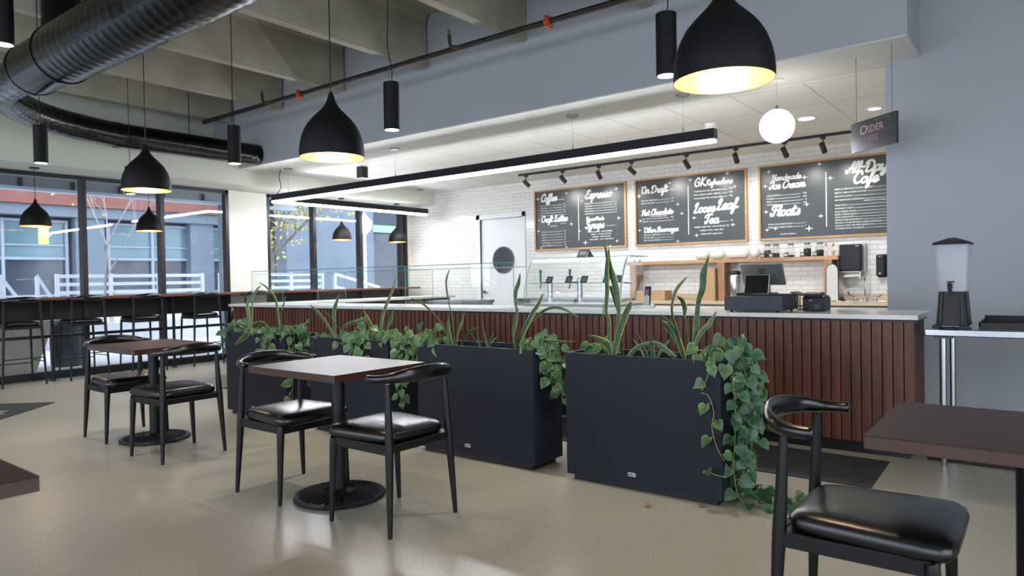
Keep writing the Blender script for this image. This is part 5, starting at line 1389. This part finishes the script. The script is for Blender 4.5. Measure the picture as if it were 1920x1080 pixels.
# ---------------------------------------------------------------- steel side table and drinks dispenser
t = thing('steel_side_table', (0.2, 5.3, 0), 'stainless steel side table against the grey wall at the right', 'table')
obj('tabletop', MB().box((-0.60, 4.93, .818), (1.3, 5.72, .862)), M_['steel'], t, 0.006)
for (x, y) in ((-0.515, 5.06), (-0.515, 5.60), (1.2, 5.06), (1.2, 5.60)):
    obj('leg', MB().cyl((x, y, .06), (x, y, .82), .0205, n=22).cyl((x, y, 0), (x, y, .06), .013, .018, n=16), M_['steel'], t)
obj('under_brace', MB().box((-0.56, 5.0, .80), (-.46, 5.66, .818)), M_['dark_grey'], t, smooth=False)
t = thing('bar_mat_tray', (.4, 5.35, .862), 'black ribbed tray on the steel side table beside the drinks dispenser', 'tray')
b = MB().box((-.33, 5.08, .862), (1.1, 5.6, .872)).box((-.33, 5.08, .872), (1.1, 5.09, .895)).box((-.33, 5.59, .872), (1.1, 5.6, .915)).box((-.33, 5.08, .872), (-.32, 5.6, .90))
for k in range(60): b.box((-.31 + k * .0233, 5.575, .872), (-.30 + k * .0233, 5.589, .912))
obj('tray', b, M_['plastic_black'], t, smooth=False)
t = thing('drink_dispenser', (-.47, 5.1, .862), 'frosted drinks dispenser with black base and lid on the steel table', 'dispenser')
def rect(cx_, cy_, hx, hy, z, r=.02, n=4):
    out = []
    for (sx, sy, a0) in ((1, 1, 0), (-1, 1, 90), (-1, -1, 180), (1, -1, 270)):
        for k in range(n + 1):
            a = math.radians(a0 + 90 * k / n); out.append((cx_ + sx * (hx - r) + r * math.cos(a), cy_ + sy * (hy - r) + r * math.sin(a), z))
    return out
DX, DY = -.462, 5.12
obj('base', MB().loft([rect(DX, DY, .088, .14, .880), rect(DX, DY, .084, .135, .90), rect(DX, DY, .072, .115, 1.085), rect(DX, DY, .071, .114, 1.09)]).box((DX - .10, DY - .16, .863), (DX - .06, DY - .06, .882)).box((DX + .04, DY - .16, .863), (DX + .085, DY - .06, .882)).cyl((DX - .01, DY - .19, .866), (DX - .01, DY - .19, .872), .05, n=24).box((DX - .05, DY - .19, .863), (DX + .03, DY - .1, .869)), M_['plastic_black'], t, angle=50)
obj('side_rib', MB().obox((DX - .055, DY - .135, .985), (.008, 0, 0), (0, .006, 0), (.004, .012, .10)).obox((DX + .055, DY - .135, .985), (.008, 0, 0), (0, .006, 0), (-.004, .012, .10)), M_['plastic_black'], t, 0.002)
tk = MB().loft([rect(DX, DY, .073, .116, 1.088, .022), rect(DX, DY, .078, .122, 1.15, .022), rect(DX, DY, .090, .138, 1.378, .022)], cap1=False)
obj('tank', tk, M_['frosted'], t, angle=50)
obj('lid', MB().loft([rect(DX, DY, .099, .148, 1.378), rect(DX, DY, .100, .150, 1.388), rect(DX, DY, .085, .13, 1.396), rect(DX, DY, .028, .06, 1.418), rect(DX, DY, .02, .05, 1.421)]), M_['plastic_black'], t, angle=50)
obj('tap', MB().cyl((DX - .005, DY - .12, 1.115), (DX - .005, DY - .155, 1.11), .012, n=14).cyl((DX - .005, DY - .155, 1.14), (DX - .005, DY - .155, 1.085), .014, .010, n=14).box((DX - .02, DY - .168, 1.145), (DX + .018, DY - .142, 1.153)).cyl((DX - .005, DY - .155, 1.13), (DX - .005, DY - .155, 1.15), .006), M_['plastic_black'], t)

# ---------------------------------------------------------------- plants
LEAVES = {'P1':[([[-2.042,3.576,0.768],[-2.039,3.569,0.954],[-2.055,3.563,1.013],[-2.042,3.556,1.126],[-2.04,3.55,1.239],[-2.031,3.543,1.329],[-2.05,3.536,1.439]],[0.0094,0.011,0.011,0.0141,0.0156,0.0124,0.0016]),([[-2.02,3.594,0.767],[-1.984,3.587,0.998],[-1.992,3.58,1.126],[-2.011,3.573,1.217],[-2.031,3.566,1.292],[-2.029,3.559,1.382]],[0.0079,0.0109,0.0203,0.0219,0.0172,0.0016]),([[-2.0,3.557,0.768],[-1.964,3.555,0.897],[-1.927,3.552,0.988],[-1.894,3.55,1.047],[-1.878,3.547,1.072]],[0.0124,0.0216,0.023,0.0183,0.0015]),([[-2.136,3.651,0.794],[-2.138,3.666,0.955],[-2.141,3.681,1.055]],[0.0048,0.0049,0.0016]),([[-1.993,3.634,0.761],[-1.992,3.625,0.936],[-2.027,3.616,1.071],[-2.049,3.606,1.163]],[0.011,0.011,0.0142,0.0126]),([[-2.065,3.609,0.757],[-2.12,3.598,0.784],[-2.157,3.587,0.815]],[0.0095,0.0239,0.0032]),([[-2.035,3.569,0.769],[-2.051,3.556,0.826],[-2.094,3.543,0.85],[-2.155,3.53,0.874]],[0.0094,0.0204,0.0157,0.0016]),([[-1.911,3.574,0.756],[-1.865,3.584,0.81],[-1.789,3.595,0.834],[-1.732,3.606,0.823],[-1.644,3.616,0.757]],[0.0123,0.0107,0.0106,0.0136,0.0119]),([[-1.605,3.641,0.754],[-1.646,3.651,0.85],[-1.701,3.662,0.92],[-1.758,3.672,0.954]],[0.0104,0.021,0.0273,0.0031]),([[-1.61,3.638,0.76],[-1.635,3.628,0.873],[-1.674,3.618,0.945],[-1.727,3.607,0.998]],[0.0089,0.0119,0.012,0.0015]),([[-1.58,3.584,0.761],[-1.622,3.587,0.907],[-1.653,3.589,1.018],[-1.64,3.592,1.104],[-1.615,3.594,1.154],[-1.563,3.597,1.209]],[0.0088,0.0133,0.0119,0.0118,0.0118,0.0015]),([[-1.572,3.631,0.757],[-1.591,3.638,0.945],[-1.603,3.645,0.989],[-1.605,3.652,1.031],[-1.62,3.659,1.072],[-1.652,3.666,1.099]],[0.0059,0.0059,0.0104,0.0224,0.0194,0.003]),([[-1.551,3.647,0.751],[-1.533,3.64,0.912],[-1.516,3.633,1.062],[-1.487,3.626,1.144],[-1.477,3.619,1.228],[-1.456,3.612,1.283],[-1.44,3.605,1.32]],[0.0118,0.0147,0.0132,0.0189,0.0203,0.0087,0.0014]),([[-1.532,3.617,0.755],[-1.526,3.621,0.843],[-1.496,3.625,0.908],[-1.455,3.63,0.95],[-1.414,3.634,1.02]],[0.0073,0.0102,0.0117,0.013,0.0029])],'P1g':[([[-1.812,3.606,0.758],[-1.84,3.59,0.844],[-1.871,3.573,0.912]],[0.0076,0.0061,0.0015]),([[-1.787,3.602,0.76],[-1.782,3.582,0.847],[-1.794,3.561,0.915]],[0.0076,0.006,0.0015]),([[-1.795,3.653,0.754],[-1.818,3.689,0.868]],[0.0077,0.0016]),([[-1.838,3.61,0.756],[-1.863,3.6,0.811],[-1.898,3.59,0.857]],[0.0061,0.0046,0.0015]),([[-1.771,3.65,0.756],[-1.729,3.654,0.813],[-1.697,3.657,0.857]],[0.0092,0.0091,0.0015])],'P2':[([[-3.337,3.647,0.746],[-3.365,3.654,0.92],[-3.39,3.661,0.996],[-3.424,3.668,1.114],[-3.439,3.675,1.207],[-3.412,3.682,1.287]],[0.0095,0.0152,0.0153,0.0173,0.0173,0.0019]),([[-3.345,3.606,0.75],[-3.417,3.604,0.891],[-3.518,3.602,0.981],[-3.59,3.599,1.035],[-3.724,3.597,1.085]],[0.0075,0.0095,0.0116,0.0097,0.002]),([[-3.344,3.616,0.749],[-3.368,3.612,0.885],[-3.353,3.609,0.953]],[0.0113,0.017,0.0019]),([[-3.254,3.568,0.757],[-3.237,3.561,0.836],[-3.194,3.555,0.916],[-3.152,3.548,0.994]],[0.0074,0.0129,0.0147,0.0018]),([[-3.269,3.639,0.75],[-3.209,3.624,0.833],[-3.145,3.609,0.865],[-3.064,3.594,0.887]],[0.0056,0.0056,0.0055,0.0054]),([[-2.735,3.555,0.758],[-2.75,3.559,0.854],[-2.729,3.564,0.948],[-2.709,3.568,1.024]],[0.0121,0.026,0.0242,0.0017]),([[-2.738,3.581,0.755],[-2.684,3.582,0.868],[-2.614,3.583,0.983],[-2.554,3.583,1.059],[-2.52,3.584,1.12]],[0.0087,0.0207,0.0222,0.0169,0.0017]),([[-2.763,3.602,0.752],[-2.745,3.598,0.994],[-2.748,3.594,1.116],[-2.718,3.59,1.186],[-2.7,3.586,1.248]],[0.0052,0.0052,0.0157,0.0156,0.0017]),([[-2.78,3.66,0.746],[-2.702,3.654,0.901],[-2.606,3.648,0.98],[-2.509,3.641,1.023],[-2.407,3.635,1.021],[-2.294,3.629,0.973]],[0.0071,0.0122,0.0103,0.0085,0.0084,0.0033]),([[-2.749,3.595,0.75],[-2.628,3.585,0.801],[-2.492,3.576,0.818],[-2.276,3.566,0.825]],[0.0087,0.0103,0.0084,0.0032])],'P2g':[([[-3.089,3.62,0.76],[-3.136,3.608,0.825],[-3.189,3.597,0.872]],[0.0073,0.0074,0.0018]),([[-3.054,3.589,0.764],[-3.082,3.601,0.821],[-3.111,3.614,0.87]],[0.0073,0.0073,0.0018]),([[-2.994,3.585,0.768],[-3.013,3.588,0.849],[-3.033,3.591,0.925]],[0.0072,0.0072,0.0018]),([[-3.033,3.649,0.764],[-2.987,3.63,0.815],[-2.942,3.61,0.858]],[0.0055,0.0054,0.0018]),([[-2.947,3.557,0.769],[-2.898,3.543,0.811],[-2.855,3.53,0.838]],[0.0053,0.0053,0.0017])],'P3':[([[-4.664,3.634,0.749],[-4.684,3.638,0.912],[-4.665,3.642,1.009],[-4.611,3.646,1.111]],[0.011,0.0177,0.0221,0.0044]),([[-4.596,3.576,0.756],[-4.689,3.57,0.876],[-4.798,3.565,0.962],[-4.882,3.559,1.024]],[0.0109,0.0131,0.0199,0.0022]),([[-4.512,3.57,0.812],[-4.628,3.567,0.922],[-4.734,3.565,0.99]],[0.0064,0.0065,0.0022]),([[-4.479,3.555,0.823],[-4.398,3.56,0.876],[-4.319,3.565,0.894],[-4.241,3.57,0.909],[-4.19,3.574,0.934]],[0.0107,0.0127,0.0147,0.0229,0.0062]),([[-4.198,3.649,0.804],[-4.291,3.671,0.901],[-4.38,3.694,0.993]],[0.0126,0.0192,0.0022]),([[-4.104,3.631,0.796],[-4.088,3.642,0.941],[-4.036,3.654,1.061],[-3.986,3.665,1.16],[-3.953,3.677,1.262]],[0.0124,0.0145,0.0144,0.0123,0.002]),([[-3.955,3.552,0.82],[-3.875,3.541,0.951],[-3.85,3.531,1.011]],[0.0121,0.0219,0.002])],'P4':[([[-5.941,3.656,0.768],[-6.0,3.665,0.988],[-6.004,3.675,1.039],[-5.962,3.684,1.104]],[0.01,0.0177,0.0152,0.0025]),([[-5.824,3.595,0.776],[-5.827,3.61,1.057],[-5.786,3.625,1.146],[-5.73,3.639,1.194]],[0.0099,0.0123,0.0123,0.0025]),([[-5.421,3.618,0.778],[-5.472,3.626,1.03],[-5.547,3.634,1.116],[-5.657,3.642,1.179],[-5.771,3.65,1.219]],[0.0166,0.0191,0.0169,0.0122,0.0025]),([[-5.343,3.582,0.783],[-5.321,3.572,0.963],[-5.263,3.562,1.034],[-5.214,3.551,1.109]],[0.0141,0.0211,0.0186,0.0023]),([[-5.556,3.599,0.785],[-5.619,3.593,0.846],[-5.712,3.587,0.844],[-5.781,3.581,0.818],[-5.697,3.49,0.778],[-5.77,3.475,0.719],[-5.889,3.46,0.652]],[0.0144,0.0169,0.0195,0.0196,0.0216,0.0218,0.0073])]}
def blade(mb, pts, wid, rnd, thick=0.0025):
    P = spline(pts, 5); Wd = [max(w, .0012) for w in lerp_list(wid, 5)]
    n = len(P); tw = rnd.uniform(-.5, .5); cupv = rnd.uniform(.12, .3)
    for side in (0, 1):
        o = len(mb.v); vs = []
        for i, p in enumerate(P):
            t_ = (P[min(i + 1, n - 1)] - P[max(i - 1, 0)]).normalized()
            s_ = t_.cross(Vector((0.35 * math.sin(tw), 1, 0.15))).normalized()
            a = tw * 0.6 + 0.4 * math.sin(i / n * 2.2 + tw * 3)
            nn = s_.cross(t_).normalized()
            s_ = s_ * math.cos(a) + nn * math.sin(a); nn = s_.cross(t_).normalized()
            w = Wd[i] / max(.75, abs(math.cos(a)))
            for j, u in enumerate((-1, -.72, 0, .72, 1)):
                vs.append(p + s_ * u * w + nn * (cupv * w * (u * u - .5) + (thick if side else 0)))
        idx = [(i * 5 + j, i * 5 + j + 1, (i + 1) * 5 + j + 1, (i + 1) * 5 + j) for i in range(n - 1) for j in range(4)]
        mb.add(vs, idx if side == 0 else [f[::-1] for f in idx])
        for i in range(n):
            for j, u in enumerate((1, .62, .1, .62, 1)): mb.a[o + i * 5 + j] = u
def snake(name, items, label, m, group):
    rnd = random.Random(len(items) * 7 + len(name)); b = MB()
    for pts, w in items: blade(b, pts, w, rnd)
    o = obj(name, b, M_[m], None, angle=60); tag(o, label, 'plant', group); return o
def root_down(items):
    out = []
    for pts, w in items:
        p0 = pts[0]
        if p0[2] > .70: pts = [(p0[0], p0[1], .695)] + pts; w = [w[0]] + w
        out.append((pts, w))
    return out
g_ = 'snake plants in the planter boxes'
A_ = root_down(LEAVES['P1'])
snake('snake_plant', A_[:7], 'tall yellow-edged snake plant at the left end of the nearest planter', 'snake', g_)
snake('snake_plant', A_[7:], 'snake plant with curling leaves towards the right end of the nearest planter', 'snake', g_)
snake('spiky_succulent', root_down(LEAVES['P1g']), 'small tuft of thin spiky green leaves in the middle of the nearest planter', 'grassy', 'spiky tufts in the planters')
A_ = root_down(LEAVES['P2'])
snake('snake_plant', A_[:5], 'snake plant with one tall straight leaf at the left of the second planter', 'snake', g_)
snake('snake_plant', A_[5:], 'snake plant with long arching leaves at the right of the second planter', 'snake', g_)
snake('spiky_succulent', root_down(LEAVES['P2g']), 'small tuft of thin spiky leaves in the middle of the second planter', 'grassy', 'spiky tufts in the planters')
A_ = root_down(LEAVES['P3'])
snake('snake_plant', A_[:4], 'snake plant at the left of the third planter, one leaf bent right', 'snake', g_)
snake('snake_plant', A_[4:], 'snake plant with a long leaning leaf at the right of the third planter', 'snake', g_)
A_ = root_down(LEAVES['P4'])
snake('snake_plant', A_[:2] + A_[4:], 'snake plant drooping over the front of the leftmost planter', 'snake', g_)
snake('snake_plant', A_[2:4], 'snake plant leaning left at the right of the leftmost planter', 'snake', g_)

def heart(mb, p, d, n, s, rnd):
    """heart-shaped leaf: stem point p, tip direction d, facing n"""
    d = d.normalized(); n = (n - d * n.dot(d)).normalized(); s_ = d.cross(n).normalized()
    out = [(-.08, 0), (-.16, .22), (-.08, .42), (.14, .54), (.42, .48), (.70, .28), (.90, .10), (1.05, 0)]
    fold = rnd.uniform(.15, .4); droop = rnd.uniform(.1, .35); o = len(mb.v)
    def pt(a, b): return p + d * a * s + s_ * b * s * .95 - n * (droop * a * a * s * .6) + n * (abs(b) * fold * s)
    mid = [(0.0, 0), (.2, 0), (.45, 0), (.7, 0), (.9, 0), (1.05, 0)]
    L = [pt(a, b) for a, b in out]; Rr = [pt(a, -b) for a, b in out[1:-1]]; Mm = [pt(a, 0) for a, _ in mid[:-1]]
    # order: left 0..7, right 8..13, mid 14..18
    mb.add(L + Rr + Mm, [(0, 1, 14), (1, 2, 15, 14), (2, 3, 15), (3, 4, 16, 15), (4, 5, 17, 16), (5, 6, 18, 17), (6, 7, 18),
                         (0, 14, 8), (8, 14, 15, 9), (9, 15, 10), (10, 15, 16, 11), (11, 16, 17, 12), (12, 17, 18, 13), (13, 18, 7)])
    for k in range(14): mb.a[o + k] = .95 if rnd.random() < .9 else .8
    for k in range(14, 19): mb.a[o + k] = .3
    mb.a[o + 0] = .4
def vine(name, stems, label, seed, m='vine', size=(.045, .075), dens=.04, group='trailing philodendron vines'):
    rnd = random.Random(seed); t = thing(name, tuple(stems[0][0]), label, 'plant', group)
    sb_, lf = MB(), MB()
    for st_ in stems:
        P = spline(st_, 6); sb_.tube(P, .0022, 5)
        acc = 0; k = 0
        for i in range(1, len(P)):
            acc += (P[i] - P[i - 1]).length
            if acc > dens:
                acc = 0; k += 1
                t_ = (P[i] - P[i - 1]).normalized()
                a = rnd.uniform(0, 2 * PI)
                outw = Vector((.45 * math.cos(a) + .3, -.75 + .5 * math.sin(a), .15)).normalized()
                side = t_.cross(outw).normalized() * (1 if k % 2 else -1)
                q = P[i] + outw * rnd.uniform(.008, .03) + side * rnd.uniform(.01, .035)
                sb_.tube([P[i], (P[i] + q) / 2 + Vector((0, 0, .006)), q], .0013, 4)
                tip = (side * rnd.uniform(.2, .8) + Vector((0, 0, -1)) * rnd.uniform(.4, 1.1) + outw * rnd.uniform(.1, .5)).normalized()
                if P[i].z < .04: tip = (side + t_ * .3).normalized(); outw = Vector((0, -.4, 1)).normalized(); q.z = max(q.z, .02)
                s = rnd.uniform(*size)
                if q.z + tip.z * s < 0.012 : tip.z = max(tip.z, (0.014 - q.z) / s)
                heart(lf, q, tip, outw + Vector((rnd.uniform(-.3, .3), rnd.uniform(-.2, .2), rnd.uniform(-.1, .5))), s, rnd)
    obj('stems', sb_, M_['stem'], t)
    obj('leaves', lf, M_[m], t, angle=80)
    return t
def spill(x, y, zt, n, seed, lens, dx=(0.03, .09), dy=(-.02, .02), out=(1, 0)):
    """stems rising from the soil, over the rim at x,y and hanging down"""
    rnd = random.Random(seed); S = []
    for k in range(n):
        L = rnd.uniform(*lens); yy_ = y + rnd.uniform(*dy); ox = rnd.uniform(*dx)
        S.append([(x - out[0] * .10 + rnd.uniform(-.03, .03), yy_ - out[1] * .1, .70), (x - out[0] * .04, yy_ - out[1] * .04, zt + rnd.uniform(.04, .10)), (x + out[0] * ox * .6, yy_ + out[1] * ox * .6, zt + rnd.uniform(.0, .05)),
                  (x + out[0] * ox, yy_ + out[1] * ox + rnd.uniform(-.02, .02), zt - L * .35), (x + out[0] * ox * rnd.uniform(.6, 1.3), yy_ + out[1] * ox + rnd.uniform(-.03, .03), zt - L * .7), (x + out[0] * ox * rnd.uniform(.5, 1.2), yy_ + out[1] * ox * rnd.uniform(.8, 1.3), zt - L)])
    return S
def mound(x0, x1, n, seed, h=(.03, .13), y=(3.53, 3.78)):
    rnd = random.Random(seed); S = []
    for k in range(n):
        x = rnd.uniform(x0, x1); y_ = rnd.uniform(*y); a = rnd.uniform(-1, 1)
        S.append([(x, y_, .70), (x + a * .03, y_ - .01, .70 + rnd.uniform(*h)), (x + a * .08, y_ - .03, .745 + rnd.uniform(*h))])
    return S
# nearest planter, right end
S = spill(-1.345, 3.66, .766, 8, 3, (.30, .58), (.03, .10), (-.12, .13))
S += [[(-1.45, 3.6, .70), (-1.38, 3.56, .83), (-1.30, 3.54, .72), (-1.29, 3.56, .45), (-1.31, 3.58, .2), (-1.28, 3.6, .03), (-1.15, 3.62, .02), (-1.02, 3.66, .025), (-.92, 3.6, .03), (-.86, 3.68, .02)],
      [(-1.45, 3.7, .70), (-1.36, 3.7, .82), (-1.27, 3.72, .6), (-1.3, 3.7, .3), (-1.29, 3.74, .04), (-1.12, 3.74, .05), (-1.0, 3.72, .03), (-.95, 3.78, .02)],
      [(-1.43, 3.66, .70), (-1.37, 3.64, .8), (-1.25, 3.66, .55), (-1.27, 3.64, .25), (-1.29, 3.66, .03), (-1.2, 3.66, .02), (-1.08, 3.6, .02)]]
vine('trailing_vine', S, 'large heart-leaved vine cascading down the right end of the nearest planter to the floor', 5, 'vine_dark', (.05, .076), .036)
vine('trailing_vine', [[(-1.42, 3.56, .70), (-1.40, 3.49, .79), (-1.40, 3.475, .70), (-1.435, 3.475, .62), (-1.43, 3.48, .62)], [(-1.44, 3.47, .60), (-1.40, 3.475, .585), (-1.375, 3.48, .50), (-1.385, 3.478, .42), (-1.36, 3.48, .32), (-1.33, 3.5, .25)],
                       [(-1.32, 3.49, .17), (-1.36, 3.48, .175), (-1.40, 3.478, .185), (-1.41, 3.476, .20)]], 'thin single vine hanging on the front right corner of the nearest planter', 9, 'vine', (.05, .065), .085)
vine('trailing_vine', mound(-2.28, -2.10, 6, 12, (.03, .10), (3.6, 3.78)) + mound(-1.46, -1.38, 6, 14, (.04, .11)), 'low leafy vine filling both ends of the nearest planter top', 15, 'vine', (.05, .075), .038)
# second planter
S = spill(-2.548, 3.66, .766, 6, 21, (.12, .40), (.03, .10), (-.12, .10)) + mound(-2.68, -2.56, 5, 22, (.04, .10))
vine('trailing_vine', S, 'heart-leaved vine hanging between the nearest and second planters', 23, 'vine', (.045, .075), .038)
vine('trailing_vine', mound(-3.56, -3.38, 6, 24, (.02, .08)) + spill(-3.568, 3.6, .766, 4, 25, (.1, .3), (.03, .09), (-.08, .05), (-1, 0)), 'leafy vine over the left end of the second planter', 26, 'vine', (.045, .075), .045)
# third planter
S = spill(-4.15, 3.50, .766, 4, 31, (.05, .17), (.03, .05), (-.0, .0), (0, -1))
for k, s_ in enumerate(S):
    S[k] = [(p[0] + (-.18 + .075 * k), p[1], p[2]) for p in s_]
S += spill(-3.872, 3.62, .766, 6, 32, (.1, .5), (.03, .13), (-.12, .1)) + mound(-4.3, -3.9, 9, 33, (.02, .08))
vine('trailing_vine', S, 'dense heart-leaved vine over the front and right end of the third planter', 34, 'vine', (.045, .075), .044)
vine('trailing_vine', mound(-4.8, -4.5, 7, 35, (.0, .05)) + mound(-4.5, -4.3, 3, 36, (.0, .05)), 'low pale vine at the left end of the third planter', 37, 'vine', (.05, .085), .04)
# leftmost planter
S = spill(-5.168, 3.62, .766, 5, 41, (.15, .60), (.03, .12), (-.1, .1)) + mound(-5.45, -5.2, 7, 42, (.02, .09))
S2 = spill(-5.42, 3.50, .766, 3, 44, (.1, .2), (.03, .05), (0, 0), (0, -1)); S += [[(p[0] + .05 * k, p[1], p[2]) for p in s_] for k, s_ in enumerate(S2)]
vine('trailing_vine', S, 'vine spilling between the leftmost and third planters', 45, 'vine', (.045, .075), .045)
S = spill(-6.105, 3.62, .766, 5, 51, (.15, .45), (.03, .12), (-.1, .1), (-1, 0)) + mound(-6.08, -5.6, 9, 52, (.0, .07))
vine('trailing_vine', S, 'straggling vine over the left end of the leftmost planter', 53, 'vine_dark', (.045, .075), .04)
# dead leaves on the floor
for i, (x, y, lab) in enumerate(((-1.68, 3.30, 'tiny dried orange leaf on the floor in front of the nearest planter'), (-1.45, 3.46, 'tiny dried leaf on the floor at the foot of the nearest planter'))):
    m = MB(); heart(m, Vector((x, y, .012)), Vector((1, .2, 0)), Vector((0, 0, 1)), .035, random.Random(i)); m.v = [(v[0], v[1], max(v[2], .002)) for v in m.v]
    tag(obj('dried_leaf', m, M_['dead'], None), lab, 'leaf', 'dried leaves on the floor')
